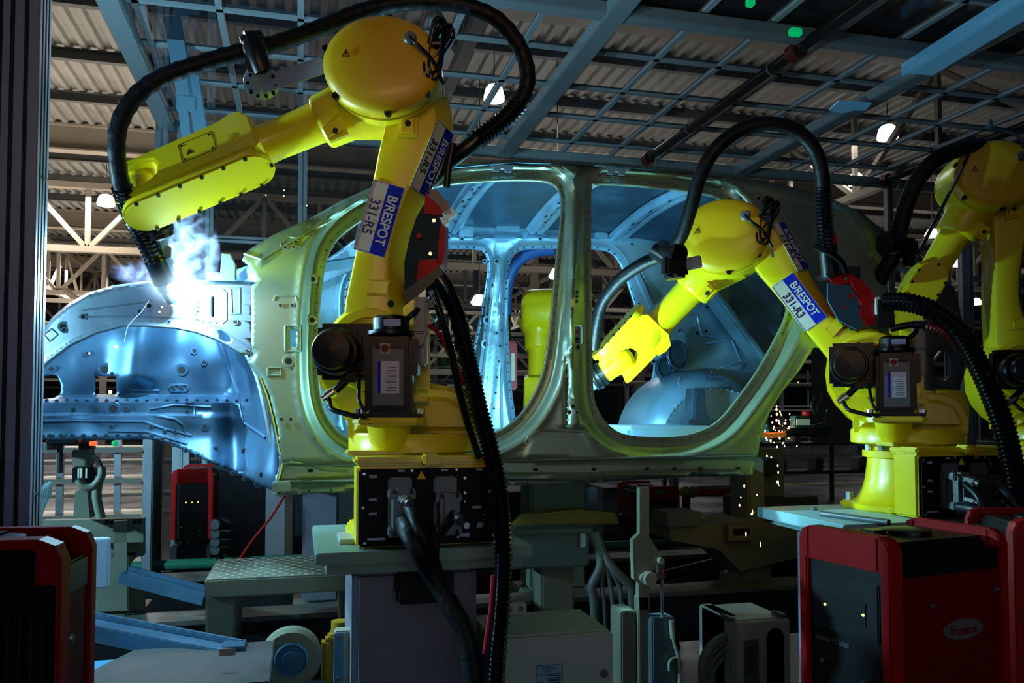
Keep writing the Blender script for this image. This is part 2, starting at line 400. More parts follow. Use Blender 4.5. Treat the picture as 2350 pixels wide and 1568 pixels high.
# brace left of the roof, blue light put into its steel colour
for (p, q, w, lab) in (((395, 40), (430, 240), .10, 'pale blue bracket bar leaning beside the left posts'), ((440, 160), (470, 360), .08, 'blue diagonal stay below the cell roof corner'), ((420, 240), (436, 365), .06, 'short pale blue stay under the diagonal stay')):
    m = MB(); m.bar(oy(*p, 5.2), oy(*q, 5.2), w, .05, up=(0, 1, 0), bev=.006); m.box(oy(*q, 5.2) - V((.06, .03, .05)), oy(*q, 5.2) + V((.06, .03, .05)), .01)
    tag(m.build('stay_bar', mat('steel with blue light tint', (.42, .58, .66), .4, .3)), lab, 'stay')
m = MB(); a = oz(283, 0, 3.8); b = oz(345, 205, 3.8); m.bar(a, b, .06, .06); m.bar(a + V((.09, 0, 0)), b + V((.09, 0, 0)), .03, .05)
struct(m.build('trim_81', ALU))
# black pipes with red couplings under the cell roof
def pipe(X, y0, y1, z, label):
    t = thing('sprinkler_pipe', (X, (y0+y1)/2, z), label, 'pipe')
    m = MB(); m.cyl((X, y0, z), (X, y1, z), .035, n=16); m.build('pipe_body', BLK, t)
    m = MB(); m.cyl((X, y1-.02, z), (X, y1+.05, z), .05, n=16); m.build('end_coupling', mat('dull red coupling', (.35, .07, .05), .5), t)
    ym = y0 + (y1-y0)*.42; m = MB(); m.cyl((X, ym, z), (X, ym+.09, z), .052, n=16); m.build('middle_coupling', MATS['dull red coupling'], t)
    for k in range(3):
        yy = y0 + (y1-y0)*(.2 + .3*k); m = MB(); m.lathe([(.04, -.008), (.04, .008)], (X, yy, z), (0, 1, 0), 16); m.cyl((X, yy, z+.03), (X, yy, ZC-.03), .004, n=6); m.build('pipe_hanger', GRY, t)
    m = MB(); m.cyl((X+.01, y1-.12, z), (X+.01, y1-.12, z-.10), .008, n=8); m.lathe([(.014, -.12), (.02, -.105)], (X+.01, y1-.12, z), n=10); m.build('spray_nozzle', CHR, t)
pipe(2.79, 2.6, 6.30, ZC-.10, 'black pipe with red couplings hanging under the cell roof, upper middle')
pipe(5.15, 3.0, 6.35, ZC-.10, 'black pipe with red end hanging above the third robot')
# cable tray at the upper right, cyan light painted on as weak emission
m = MB(); a = oz(2350, 22, 3.6); b = oz(2112, 168, 3.6)
m.bar(a + (a-b).normalized()*.8, b, .16, .02, bev=.003); m.bar(a + (a-b).normalized()*.8 + V((-.08, 0, .03)), b + V((-.08, .05, .03)), .02, .07); tag(m.build('cable_tray', mat('tray steel with painted cyan light', (.45, .68, .80), .4, .3, emit=(.1, .45, .8), es=.12)), 'pale cyan cable tray under the cell roof at the upper right', 'tray')
m = MB(); p = oz(1944, 250, 3.66); m.prism([(-.14, -.1), (.1, -.12), (.14, .0), (.06, .02), (.02, .08), (-.1, .06)], p, (1, 0, 0), (0, 1, 0), (0, 0, .01)); tag(m.build('gusset_plate', MATS['tray steel with painted cyan light']), 'cyan gusset plate on the roof beam, middle right', 'bracket')  # same painted cyan glow as the tray
for (x, y, z, w, h, lab) in ((1825, 68, 3.7, .035, .03, 'small green indicator light on the black roof pipe'), (1722, 0, 3.7, .02, .06, 'thin green indicator light at the top edge'), (262, 1020, 0, 0, 0, '')):
    if not lab: continue
    p = oz(x, y + 6, z); m = MB(); m.box(p - V((w, .02, .02)), p + V((w, .02, .02)), .006); tag(m.build('indicator_light', mat('green indicator glow', (.0, .4, .15), .5, emit=(0, 1, .3), es=.35)), lab, 'light')
# foreground post at the left edge
P0 = oy(74, 871, 2.3); X1 = P0.x
t = thing('door_post', (X1-.09, 2.3, 0), 'tall aluminium door post in the left foreground with a bright lit edge', 'post')
PAL = mat('pale lilac aluminium', (.68, .70, .84), .38, .1)
m = MB(); m.box((X1-.085, P0.y, 0), (X1, P0.y+.10, 3.3), .003); m.build('post_body', PAL, t)
m = MB()
for dy in (.025, .05, .075): m.box((X1, P0.y+dy-.003, 0), (X1+.0015, P0.y+dy+.003, 3.3))
m.build('side_groove', ALUD, t)
for gx in (.030, .062): m = MB(); m.box((X1-gx-.005, P0.y-.0015, 0), (X1-gx+.005, P0.y, 3.3)); m.build('front_groove', ALUD, t)
t2 = thing('door_frame_post', (X1-.17, 2.3, 0), 'second aluminium post at the left edge behind the lit door post', 'post')
m = MB(); m.box((X1-.19, P0.y+.02, 0), (X1-.098, P0.y+.10, 3.3), .003); m.box((X1-.10, P0.y+.01, 0), (X1-.084, P0.y+.06, 3.3)); m.build('post_body', PAL, t2)
m = MB(); m.box((X1-.098, P0.y+.004, 0), (X1-.085, P0.y+.02, 3.3)); m.build('door_seal', BLK, t2)
m = MB(); m.add([(X1-.19, P0.y+.05, 0), (X1-1.2, P0.y+.05, 0), (X1-1.2, P0.y+.05, 3.3), (X1-.19, P0.y+.05, 3.3)], [(0, 1, 2, 3)]); m.build('door_glass', glassmat('dark door glazing', (.16, .22, .32), .03), t2)
m = MB(); p = oy(20, 372, 2.3); m.box((p.x-.5, P0.y-.01, p.z-.025), (X1-.09, P0.y+.05, p.z+.03), .004); m.build('door_rail', mat('rail with cyan light tint', (.55, .78, .82), .35, .4), t2)  # cyan light is put into the rail colour
def latch(px, py, lab):
    p = oy(px, py, P0.y+.05); t = thing('door_latch', p, lab, 'latch')
    m = MB(); m.box(p + V((-.02, -.01, -.012)), p + V((.008, .01, .012)), .003); m.box(p + V((-.03, -.012, .01)), p + V((-.015, .012, .04)), .003); m.build('latch_body', CHR, t)
    m = MB(); m.cyl(p + V((.004, 0, -.004)), p + V((.022, 0, -.006)), .005, n=10); m.cyl(p + V((-.01, -.01, 0)), p + V((-.01, -.02, 0)), .006, n=10); m.build('latch_bolt', CHR, t)
latch(86, 405, 'upper steel latch on the bright edge of the left door post')
latch(66, 1128, 'lower steel latch on the left door post, above the red welder')
# ------------------------------------------------------------------ car body shell on its line
YC = 3.09
def seg_d(p, a, b):
    ax, ay = a; bx, by = b; dx, dy = bx-ax, by-ay; L = dx*dx+dy*dy
    t = 0 if L == 0 else max(0, min(1, ((p[0]-ax)*dx + (p[1]-ay)*dy)/L))
    return math.hypot(p[0]-ax-t*dx, p[1]-ay-t*dy)
def poly_d(p, P, closed=True):
    n = len(P); return min(seg_d(p, P[i], P[(i+1) % n]) for i in range(n if closed else n-1))
def inside(p, P):
    c = False; n = len(P); x, y = p
    for i in range(n):
        x1, y1 = P[i]; x2, y2 = P[(i+1) % n]
        if (y1 > y) != (y2 > y) and x < (x2-x1)*(y-y1)/(y2-y1)+x1: c = not c
    return c
def smooth_poly(P, step=9, closed=True):
    n = len(P); out = []
    for i in range(n if closed else n-1):
        p0, p1, p2, p3 = (V((*P[(i+k) % n], 0)) if closed else V((*P[max(0, min(n-1, i+k))], 0)) for k in (-1, 0, 1, 2))
        m = max(1, int((p2-p1).length/step))
        for k in range(m):
            t = k/m; q = .5*((2*p1)+(p2-p0)*t+(2*p0-5*p1+4*p2-p3)*t*t+(3*p1-p0-3*p2+p3)*t*t*t); out.append((q.x, q.y))
    if not closed: out.append(tuple(P[-1]))
    return out
def dens(P, step=9):
    out = []; n = len(P)
    for i in range(n):
        a, b = P[i], P[(i+1) % n]; L = math.dist(a, b); m = max(1, int(L/step))
        for k in range(m): out.append((a[0]+(b[0]-a[0])*k/m, a[1]+(b[1]-a[1])*k/m))
    return out
def sheet(outer, holes, depth, step=7, extra=None, rings=(), scale=1.0):
    """sheet metal panel traced from the photo: outline + openings, pressed to depth(x, y) behind its plane"""
    pts = []; edges = []; loops = []
    def addloop(P):
        s0 = len(pts)
        for p in P: pts.append(V(p))
        for i in range(len(P)): edges.append((s0+i, s0+(i+1) % len(P)))
        loops.append(list(range(s0, s0+len(P))))
    addloop(outer)
    for h in holes: addloop(h)
    xs = [p[0] for p in outer]; ys = [p[1] for p in outer]
    band = []
    for P, sgn, offs in rings:
        ar = sum(P[i][0]*P[(i+1) % len(P)][1] - P[(i+1) % len(P)][0]*P[i][1] for i in range(len(P)))
        sg = (1 if ar > 0 else -1) * sgn
        n = len(P); mx_ = max(offs); band.append((P, mx_))
        for o in offs:
            for i in range(n):
                a, b = P[i-1], P[(i+1) % n]; dx, dy = b[0]-a[0], b[1]-a[1]; L = math.hypot(dx, dy) or 1
                q = (P[i][0] + dy/L*o*sg, P[i][1] - dx/L*o*sg)
                if poly_d(q, P) > o*.93 and inside(q, outer) and not any(inside(q, h) for h in holes) and poly_d(q, outer) > 2 and all(k is P or poly_d(q, k) > o - 1 for k, _, _ in rings): pts.append(V(q))
    # grid with distance to the outlines kept
    segs = [(P[i], P[(i+1) % len(P)]) for P in [outer]+holes for i in range(len(P))]
    cell = 40; buckets = {}
    for a, b in segs:
        for cx in range(int(min(a[0], b[0])//cell)-1, int(max(a[0], b[0])//cell)+2):
            for cy in range(int(min(a[1], b[1])//cell)-1, int(max(a[1], b[1])//cell)+2): buckets.setdefault((cx, cy), []).append((a, b))
    def near(p): return min((seg_d(p, a, b) for a, b in buckets.get((int(p[0]//cell), int(p[1]//cell)), ())), default=99)
    y = min(ys); row = 0
    while y < max(ys):
        x = min(xs) + (step/2 if row % 2 else 0)
        while x < max(xs):
            if near((x, y)) > step*.5 and inside((x, y), outer) and all(poly_d((x, y), P) > w_ + step*.4 for P, w_ in band if min(q[0] for q in P) - w_ - 9 < x < max(q[0] for q in P) + w_ + 9) and not any(inside((x, y), h) for h in holes): pts.append(V((x, y)))
            x += step
        y += step*.88; row += 1
    r = geometry.delaunay_2d_cdt(pts, edges, [], 0, 1e-4)
    vv, ff = r[0], r[2]
    F = []
    for f in ff:
        c = (sum(vv[i].x for i in f)/3, sum(vv[i].y for i in f)/3)
        if inside(c, outer) and not any(inside(c, h) for h in holes): F.append(tuple(f))
    out = [oy(p.x, p.y, depth(p.x, p.y)) for p in vv]
    return out, F
def add_thick(o, t=.006, off=1, face=(0, -1, 0)):
    me = o.data; f = V(face)
    if sum(p.normal.dot(f) * p.area for p in me.polygons) < 0: me.flip_normals()
    off = -1
    m = o.modifiers.new('thickness', 'SOLIDIFY'); m.thickness = t; m.offset = off; return o
def sm(e0, e1, x):
    t = max(0, min(1, (x-e0)/(e1-e0))); return t*t*(3-2*t)

car = thing('unpainted_car', oy(1200, 1125, 3.9), 'bare unpainted car body shell with open door frames, standing on the line in the middle', 'car body')
SIDE = [(625,1134),(632,1134),(643,1067),(636,1027),(625,969),(611,911),(594,870),(567,830),(578,812),(577,740),(576,656),(594,643),(571,607),(556,596),(562,582),(575,571),(625,540),(714,500),(780,462),(840,435),(900,410),(1000,385),(1080,371),(1180,366),(1300,369),(1400,374),(1500,381),(1600,392),(1700,405),(1800,424),(1900,452),(1960,480),(2000,520),(2025,590),(2040,680),(2040,780),(2010,830),(1960,840),(1920,820),(1890,800),(1868,797),(1835,850),(1795,900),(1765,950),(1748,1000),(1738,1050),(1728,1086),(1500,1100),(1160,1116),(1000,1122),(800,1130),(640,1136)]
HF = smooth_poly([(742,640),(752,590),(775,548),(820,512),(880,478),(950,445),(1020,425),(1120,416),(1210,414),(1262,420),(1284,445),(1285,500),(1275,600),(1264,720),(1248,840),(1222,910),(1185,960),(1140,990),(1080,1002),(950,1012),(850,1018),(800,1005),(765,975),(742,930),(732,860),(733,740)], 10)
HR = smooth_poly([(1357,445),(1366,426),(1400,423),(1500,430),(1600,443),(1650,456),(1690,500),(1735,560),(1775,620),(1800,665),(1806,705),(1790,755),(1745,840),(1700,905),(1655,960),(1610,988),(1550,1002),(1450,1000),(1405,982),(1375,945),(1362,890),(1358,700)], 10)
HOLES = [[(1319,748),(1337,748),(1337,790),(1319,790)], [(665,756),(683,756),(684,797),(666,797)], [(1325,786+4),(1325,790+4),(1326,794)][:0]]
HOLES = [h for h in HOLES if h]
def d_lean(px, py):   # the sides lean inwards above the waistline
    return .19 * sm(720, 370, py)**1.3
RK = lambda x: (x-640)/1100     # rocker fraction
def side_depth(px, py):
    d = d_lean(px, py)
    for H in (HF, HR):
        s = poly_d((px, py), H)
        if s < 60: d += .055 * (1 - sm(20, 46, s)) - .008 * math.exp(-((s-50)/7)**2) + (.012 if 8 < s < 16 else 0) * .5
    # roof edge rolls over
    if px > 700:
        k = len(SIDE); s = poly_d((px, py), SIDE[17:34], False)
        d += .07 * (1 - sm(0, 20, s))
        d += .012 * math.exp(-((s-30)/5)**2)
    # rocker: fold, recess, flange
    yf = 1062 - RK(px) * 16
    if px > 640:
        if py > yf: d += -.018*0 + .03 * sm(yf, yf+8, py)
        yb = 1104 - RK(px) * 22
        d += -.028 * sm(yb-6, yb, py) + .05 * sm(yb+6, yb+12, py)
    # rear quarter swells outward, B pillar rib and trapezoid pressing
    d -= .05 * sm(1780, 1900, px) * sm(600, 800, py)
    tz = [(1190,1050),(1210,1000),(1240,985),(1345,990),(1370,1010),(1390,1050)]
    if 1150 < px < 1430 and 950 < py < 1070 and inside((px, py), tz): d -= .010 * sm(2, 14, poly_d((px, py), tz, False))
    if 1255 < px < 1380 and 400 < py < 980:
        c = 1318; d -= .03 * math.exp(-((px-c)/24)**2); d += .02 * math.exp(-((px-1300)/5)**2) * sm(600, 700, py)
    # door pillar pressings
    # front edge flange
    if px < 640: d += .0 + .03 * (1 - sm(0, 12, poly_d((px, py), SIDE[2:9], False)))
    if 590 < px < 720 and 500 < py < 640:   # base of the windscreen pillar: sharp fold
        s = seg_d((px, py), (594, 600), (760, 500)); d -= .014 * math.exp(-(s/6)**2)
    return YC + d
vs, fs = sheet(dens(SIDE, 8), [HF, HR] + [dens(h, 6) for h in HOLES], side_depth, 8, rings=[(HF, 1, (5, 11, 17, 22, 27, 32, 37, 42, 47, 53)), (HR, 1, (5, 11, 17, 22, 27, 32, 37, 42, 47, 53))])
SIDEM = mat('zinc panel green light tint', (.57, .64, .56), .36, .55, var=.1, vscale=4, bump=.03, bscale=12)  # green cast of the arc light is put into the zinc colour
m = MB(); m.add(vs, fs); side = m.build('side_panel', SIDEM, car, sharp=60); add_thick(side, .012)
def bead(name, polys, depth, parent, mt, r=.005, flat=.5, off=.001):
    for P, cl in polys:
        m = MB(); Q = list(P) + ([P[0]] if cl else [])
        D = []
        for a, b in zip(Q, Q[1:]):
            n = max(1, int(math.dist(a, b)/8))
            for k in range(n): D.append((a[0]+(b[0]-a[0])*k/n, a[1]+(b[1]-a[1])*k/n))
        D.append(Q[-1]); W = [oy(x, y, depth(x, y) + off) for x, y in D]
        m.tube(W, r, n=8, cr=False); m.build(name, mt, parent)
bead('pressed_bead', [([(655,748),(692,748),(692,806),(655,806)],1), ([(615,845),(645,845),(645,862),(615,862)],1), ([(628,690),(632,680),(678,680),(682,690)],0), ([(645,560),(665,545),(690,548),(688,566),(650,576)],1),
  ([(1192,1048),(1212,1002),(1240,988),(1345,992),(1368,1012),(1388,1048)],0), ([(560,582),(600,596),(660,560),(760,505)],0), ([(664,1062),(700,1064),(740,1078),(800,1082)],0)], side_depth, side, SIDEM)
bead('feature_line', [([(700,1068),(1160,1058),(1728,1044)],0)], side_depth, side, STEEL, r=.006)
# bolt holes, spot welds and slots on the side
def discs(name, L, depth, parent, mt, r=.006, ring=True):
    h = MB(); q = MB()
    for t in L:
        x, y = t[0], t[1]; rr = t[2] if len(t) > 2 else r
        p = oy(x, y, depth(x, y) - .004); h.lathe([(rr, 0), (rr, .0025)], p, (0, -1, 0), 12)
        if ring: q.lathe([(rr*1.9, 0), (rr*1.8, .0015), (rr, .0015)], p, (0, -1, 0), 14)
    a = h.build(name, HOLE, parent)
    a['kind'] = 'stuff'
    if ring: b = q.build('pressed_rim', mt, a)
    return a
discs('panel_hole', [(662,829,.012),(643,701,.005),(670,701,.005),(646,962,.005),(667,962,.005),(655,568,.005),(674,567,.005),(680,556,.005),(717,641,.010),(716,735,.010),
  (1323,671,.005),(1323,681,.004),(1323,692,.004),(1325,797,.009),(1307,946,.005),(1324,947,.005),(1315,933,.006),(1740,455,.008),(1700,455,.004)], side_depth, side, SIDEM)
wl = []
for H in (HF, HR):
    cx = sum(p[0] for p in H)/len(H); cy = sum(p[1] for p in H)/len(H)
    for i in range(0, len(H), 2):
        x, y = H[i]; L = math.hypot(x-cx, y-cy); wl.append((x+(x-cx)/L*9, y+(y-cy)/L*9, .0022))
for k in range(22): wl.append((660+k*50, 1129-k*1.9, .003))
discs('spot_weld', wl, side_depth, side, SIDEM, ring=False)
m = MB()
for x in (713, 1229, 1363, 1485, 1548, 1608, 1694): p = oy(x, 1081-RK(x)*6, YC+.026); m.box(p - V((.009, .002, .006)), p + V((.009, .0, .006)), .002)
m.build('rocker_slot', HOLE, side)['kind'] = 'stuff'
# outer far side: inner face seen through the openings
YF = 4.72
def far_depth(px, py):
    d = -.14 * sm(760, 500, py)
    for H in FH:
        s = poly_d((px, py), H)
        if s < 30: d += .05 * (1 - sm(6, 16, s)) - .006*math.exp(-((s-20)/3)**2)
    if py < 575: d -= .03 * math.exp(-((py-548)/8)**2)
    c = 1147 - max(0, py-640)*.12
    if 1050 < px < 1210 and py > 590: d -= .035 * math.exp(-((px-c)/16)**2) - .02*math.exp(-((px-c-1)/6)**2)
    d += .012 * noise.noise(V((px*.02, py*.02, 3)))*sm(1450,1520,px)
    return YF + d
FAR = [(600,1040),(600,650),(700,600),(745,600),(800,560),(860,530),(940,512),(1020,505),(1200,505),(1380,512),(1520,525),(1640,545),(1740,580),(1800,640),(1800,760),(1740,960),(1740,1000)]
FH = [smooth_poly([(845,600),(870,580),(950,573),(1085,573),(1112,583),(1118,620),(1108,690),(1090,780),(1070,880),(1050,960),(1020,1010),(900,1030),(830,1020),(800,960),(800,800),(800,660)], 10),
      smooth_poly([(1190,578),(1250,572),(1370,574),(1408,588),(1430,625),(1452,690),(1478,760),(1500,840),(1470,930),(1400,990),(1250,1000),(1195,985),(1178,920),(1170,820),(1166,700),(1170,610)], 10)]
HQ = smooth_poly([(1545,640),(1580,622),(1640,640),(1700,700),(1735,760),(1690,790),(1620,740),(1560,690)], 10)
FB = [[(1505,700),(1545,690),(1560,730),(1600,725),(1610,770),(1640,775)], [(1500,820),(1540,800),(1560,840),(1520,870)], [(1620,790),(1680,780),(1700,830),(1640,850)], [(1560,700),(1600,715)],
      [(1585,750),(1592,742),(1600,752)], [(1560,760),(1572,770)], [(1640,700),(1740,830)], [(1465,605),(1500,690)], [(1130,640),(1120,760),(1105,900)], [(1165,640),(1160,760),(1150,900)], [(1530,860),(1545,900),(1600,930)]]
vs, fs = sheet(dens(FAR, 8), FH, far_depth, 8, rings=[(FH[0], 1, (6, 10, 14, 19, 25)), (FH[1], 1, (6, 10, 14, 19, 25))])
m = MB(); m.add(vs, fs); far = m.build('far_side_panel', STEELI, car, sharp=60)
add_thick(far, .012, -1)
bead('inner_bead', [(P, 0) for P in FB], far_depth, far, STEELI, r=.008)
discs('inner_panel_hole', [(1118,735,.014),(1115,790,.016),(1130,655,.008),(1125,702,.005),(1148,700,.004),(1140,765,.006),(1105,870,.022),(1140,600,.01),(1112,600,.008),(1165,600,.008),(1590,700,.008),(1622,705,.01),(1560,760,.008),(1655,720,.008),(1600,765,.012),(1620,760,.009),(1500,830,.01),(1530,800,.008),(1575,818,.007),(1470,640,.008),(1480,668,.01),(1030,545,.008),(1060,548,.008),(1240,548,.007),(1340,550,.006),(1410,548,.006),(1450,560,.008)], far_depth, far, STEELI)
wl = []
for H in FH:
    cx = sum(p[0] for p in H)/len(H); cy = sum(p[1] for p in H)/len(H)
    for i in range(0, len(H), 2):
        x, y = H[i]; L = math.hypot(x-cx, y-cy); wl.append((x+(x-cx)/L*5, y+(y-cy)/L*5, .0045))
for k in range(9): wl += [(1128-k*5, 650+k*36, .006), (1162-k*3.5, 650+k*36, .006)]
discs('spot_weld', wl, far_depth, far, STEELI, ring=False)
bead('pillar_bead', [([(1122,640),(1112,760),(1096,880),(1085,990)],0), ([(1165,640),(1160,760),(1150,880),(1152,990)],0), ([(1143,590),(1146,640),(1140,700)],0)], far_depth, far, STEELI, r=.01)
m = MB()     # brackets on the far roof rail and the pillar top
for (x, y, w, h) in ((1070,530,34,26), (1165,520,56,24), (1380,540,30,14), (1440,520,30,12), (1240,530,20,10)):
    p = oy(x, y, YF-.17); m.box(p - V((w/2*.0025, .015, h/2*.0025)), p + V((w/2*.0025, .02, h/2*.0025)), .006)
m.build('roof_rail_bracket', STEELI, far)
# roof skin
def roof_pt(t, s):    # t along, s across
    px = 860 + t * 1110
    base = [(860,425),(1000,392),(1180,376),(1400,384),(1600,402),(1800,434),(1970,490)]
    for (a, b), (c, d_) in zip(base, base[1:]):
        if a <= px <= c + .01: py = b + (d_-b)*(px-a)/(c-a); break
    p = oy(px, py + 4, YC + .22); q = V((p.x, YF - .15, p.z))
    r = p.lerp(q, s); r.z += .055 * math.sin(PI*s) + .012; return r
m = MB(); nt_, ns_ = 44, 16
m.add([roof_pt(i/nt_, j/ns_) for i in range(nt_+1) for j in range(ns_+1)], [(i*(ns_+1)+j, i*(ns_+1)+j+1, (i+1)*(ns_+1)+j+1, (i+1)*(ns_+1)+j) for i in range(nt_) for j in range(ns_)])
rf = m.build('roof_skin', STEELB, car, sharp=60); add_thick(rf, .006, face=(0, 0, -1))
for t in (.265, .50, .72, .93, .04):
    b = MB()
    rings = []
    for k in range(13):
        s = k/12; p = roof_pt(t, s)
        w = .05
        rings.append([p + V((dx*w, 0, dz)) for dx, dz in ((-1.3,-.008),(-.9,-.01),(-.75,-.034),(-.25,-.034),(-.15,-.02),(.15,-.02),(.25,-.034),(.75,-.034),(.9,-.01),(1.3,-.008),(1.3,-.002),(-1.3,-.002))])
    b.loft(rings); rb = b.build('roof_bow', STEELI, car)
    h = MB()
    for k in range(9):
        p = roof_pt(t, .1 + k*.095); h.lathe([(.008, 0), (.008, .003)], p + V((.0, 0, -.023)), (0, 0, -1), 8)
        if k % 2: h.box(p + V((-.034, -.02, -.037)), p + V((-.026, .02, -.0345)))
    h.build('bow_hole', HOLE, rb)['kind'] = 'stuff'
# floor pan, cross member, seat riser
zf = oy(1200, 1085, YC).z
m = MB()
xa, xb_ = oy(660, 1080, YC+.1).x, oy(1760, 1040, YC+.1).x
nx = 60
V_ = []; 
for i in range(nx+1):
    for j in range(9):
        x = xa + (xb_-xa)*i/nx; y = YC + .12 + (YF-YC-.16)*j/8
        V_.append(V((x, y, zf + .02 + .02*math.sin(i*.9)*.3 + .14*math.exp(-((y-(YC+YF)/2)/.13)**2))))
m.add(V_, [(i*9+j, i*9+j+1, (i+1)*9+j+1, (i+1)*9+j) for i in range(nx) for j in range(8)])
m.build('floor_pan', STEELI, car)
p = oy(1400, 990, 4.0); q = oy(1585, 955, 4.0)
m = MB(); m.box((p.x, 3.75, zf+.0), (q.x+.02, 4.35, p.z+.03), .02); cm = m.build('cross_member', STEELI, car)
m = MB(); p = oy(1585, 985, 4.05)
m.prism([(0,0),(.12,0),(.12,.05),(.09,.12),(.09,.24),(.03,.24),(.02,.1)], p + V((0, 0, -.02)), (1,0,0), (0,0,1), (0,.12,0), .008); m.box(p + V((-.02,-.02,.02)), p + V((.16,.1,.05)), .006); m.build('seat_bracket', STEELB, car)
# rear wheel house: a bulging dome with writing
def dome(t, s):   # t around 0..PI, s 0 far .. 1 near
    c = oy(1570, 1010, YF-.05); rx = .44; rz = .42
    k = math.sqrt(max(0, 1 - (s**3)*.9))
    return V((c.x - math.cos(t)*rx*(k*.35+.65), YF - .04 - .42*s, c.z + math.sin(t)*rz*(k*.4+.6)))
m = MB(); a_, b_ = 30, 12
m.add([dome(PI*i/a_, j/b_) for i in range(a_+1) for j in range(b_+1)] , [(i*(b_+1)+j, i*(b_+1)+j+1, (i+1)*(b_+1)+j+1, (i+1)*(b_+1)+j) for i in range(a_) for j in range(b_)])
face = [dome(PI*i/a_, 1) for i in range(a_+1)]; m.add(face, [tuple(range(a_+1))])
wh = m.build('rear_wheel_house', STEELI, car, sharp=50)
m = MB()
for k, t in enumerate((.35, .52, .72, .9)):
    p = dome(PI*t, .75); m.cyl(p, p + V((0, -.02, .03)), .006, n=8)
    p = dome(PI*t, 1) + V((0, -.002, -.02)); m.lathe([(.009, 0), (.009, .004)], p, (0, -1, 0), 10)
m.build('stud', CHR, wh)['kind'] = 'stuff'
m = MB()
for i in range(2, a_-1, 1): p = dome(PI*i/a_, 1); m.ball(p + V((0, -.003, 0)), .006, 8, 5)
m.build('weld_flange_dots', STEELI, wh)['kind'] = 'stuff'
m = MB(); pw = dome(PI*.56, .55); nrm = V((0, -.35, .94)).normalized()
pw = dome(PI*.52, .72)
for k, tx in enumerate(('198MT', '2116', 'Pad 5')): m.text(tx, pw + V((-.02, -.03*k*1.35 - .012, .012 - .022*k*1.35)), (1, 0, 0), V((0, .80, .6)), .032, 0, 1.0, ext=.012)
m.build('pen_writing', mat('blue pen ink', (.12, .22, .45), .6), wh)
m = MB(); p = oy(1600, 770, YF-.08)
m.prism([(0,0),(.5,-.05),(.55,-.35),(.12,-.35),(.1,-.24),(0,-.22)], oy(1530, 855, YF-.12), (1,0,0), (0,0,1), (0,.05,0), .015); m.build('quarter_inner_panel', STEELI, car)
m = MB()
m.bar(oy(1605, 640, YF-.1), oy(1760, 850, YF-.12), .05, .16, up=(0,1,0), bev=.015); m.bar(oy(1448, 612, YF-.05), oy(1492, 712, YF-.06), .05, .09, up=(0,1,0), bev=.012)
m.build('quarter_brace', STEELI, car)
m = MB(); 
for (x, y, r) in ((1550,815,.07),(1520,845,.05)):
    p = oy(x, y, YF-.14); m.lathe([(r,0),(r,.02),(r*.85,.03),(r*.8,.015),(0,.015)], p, (0,-1,0), 20, sx=1, sy=1.3)
m.build('speaker_cup', STEELB, car)
# tail: blue lit inner end of the roof
m = MB(); m.prism([(0,0),(.35,-.06),(.62,-.22),(.60,-.25),(.3,-.14),(.25,-.2),(.02,-.2)], oy(1790, 470, 4.1), (1,0,0), (0,0,1), (0,.3,.02), .01); m.build('rear_header', STEELI, car)
m = MB(); m.bar(oy(1905, 500, 4.0), oy(1968, 552, 4.0), .05, .03, bev=.006); m.bar(oy(1752, 470, 3.9), oy(1905, 520, 4.0), .06, .06, bev=.01); m.build('rear_gutter', STEELI, car)
# dashboard beam and windscreen base
m = MB(); m.bar(oy(560, 640, 3.5), oy(815, 600, 3.9), .12, .05, bev=.01); m.bar(oy(700, 655, 4.5), oy(830, 600, 4.5), .06, .05, bev=.008); m.build('cross_car_beam', STEELI, car)
m = MB(); P = [oy(510, 632, YC+.15), oy(578, 605, YC+.05), oy(600, 660, YC+.05), oy(520, 650, YC+.12)]; Q = [V((p.x, YF-.1, p.z)) for p in P]
m.loft([P, Q]); m.build('cowl', STEELB, car)
# dash bulkhead behind the wheel arch
m = MB(); P = [oy(590, 640, YC+.3), oy(640, 1120, YC+.3)]; m.box((P[0].x, YC+.3, P[1].z), (P[0].x+.03, YF-.1, P[0].z), .005); m.build('bulkhead', STEELB, car)
# ------------------------------------------------------------ front apron
AR = [(80,812),(80,800),(92,765),(120,728),(155,698),(200,672),(260,655),(330,646),(420,643),(500,643),(580,645),(578,700),(578,770),(579,812),(560,812),(500,778),(450,760),(400,750),(340,746),(280,746),(220,762),(160,790),(110,828),(80,862)]
AH = [dens([(485,680),(491,680),(491,728),(485,728)], 8), smooth_poly([(500,760),(510,758),(528,775),(530,785),(518,785),(505,775)], 8)]
FWB = [[(448,672),(455,664),(510,664),(520,672),(520,734),(512,742),(456,740),(448,730)], [(530,662),(550,662),(550,720),(532,720)], [(190,712),(280,700),(350,690)], [(180,728),(300,726),(440,730),(500,750),(575,800)], [(100,768),(118,755),(132,768),(114,784)]]
def ap_depth(px, py):
    d = .02
    if px < 400: d += .12 * ((400-px)/320)**2
    if inside((px, py), FWB[0]): d += .012
    s = poly_d((px, py), AR[1:11], False); d += .06 * (1 - sm(0, 9, s))
    s = poly_d((px, py), AR[14:], False); d -= .012 * (1 - sm(0, 6, s))
    return YC + d
vs, fs = sheet(dens(AR, 8), AH, ap_depth, 6)
APM = mat('fender rail blue light tint', (.52, .60, .66), .4, .55, var=.1, vscale=6, bump=.03, bscale=16)  # bluish arc light is put into the rail colour
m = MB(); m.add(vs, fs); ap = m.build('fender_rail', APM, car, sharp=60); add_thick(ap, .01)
bead('rail_bead', [(FWB[0],1),(FWB[1],1),(FWB[2],0),(FWB[3],0),(FWB[4],1)], ap_depth, ap, APM, r=.004)
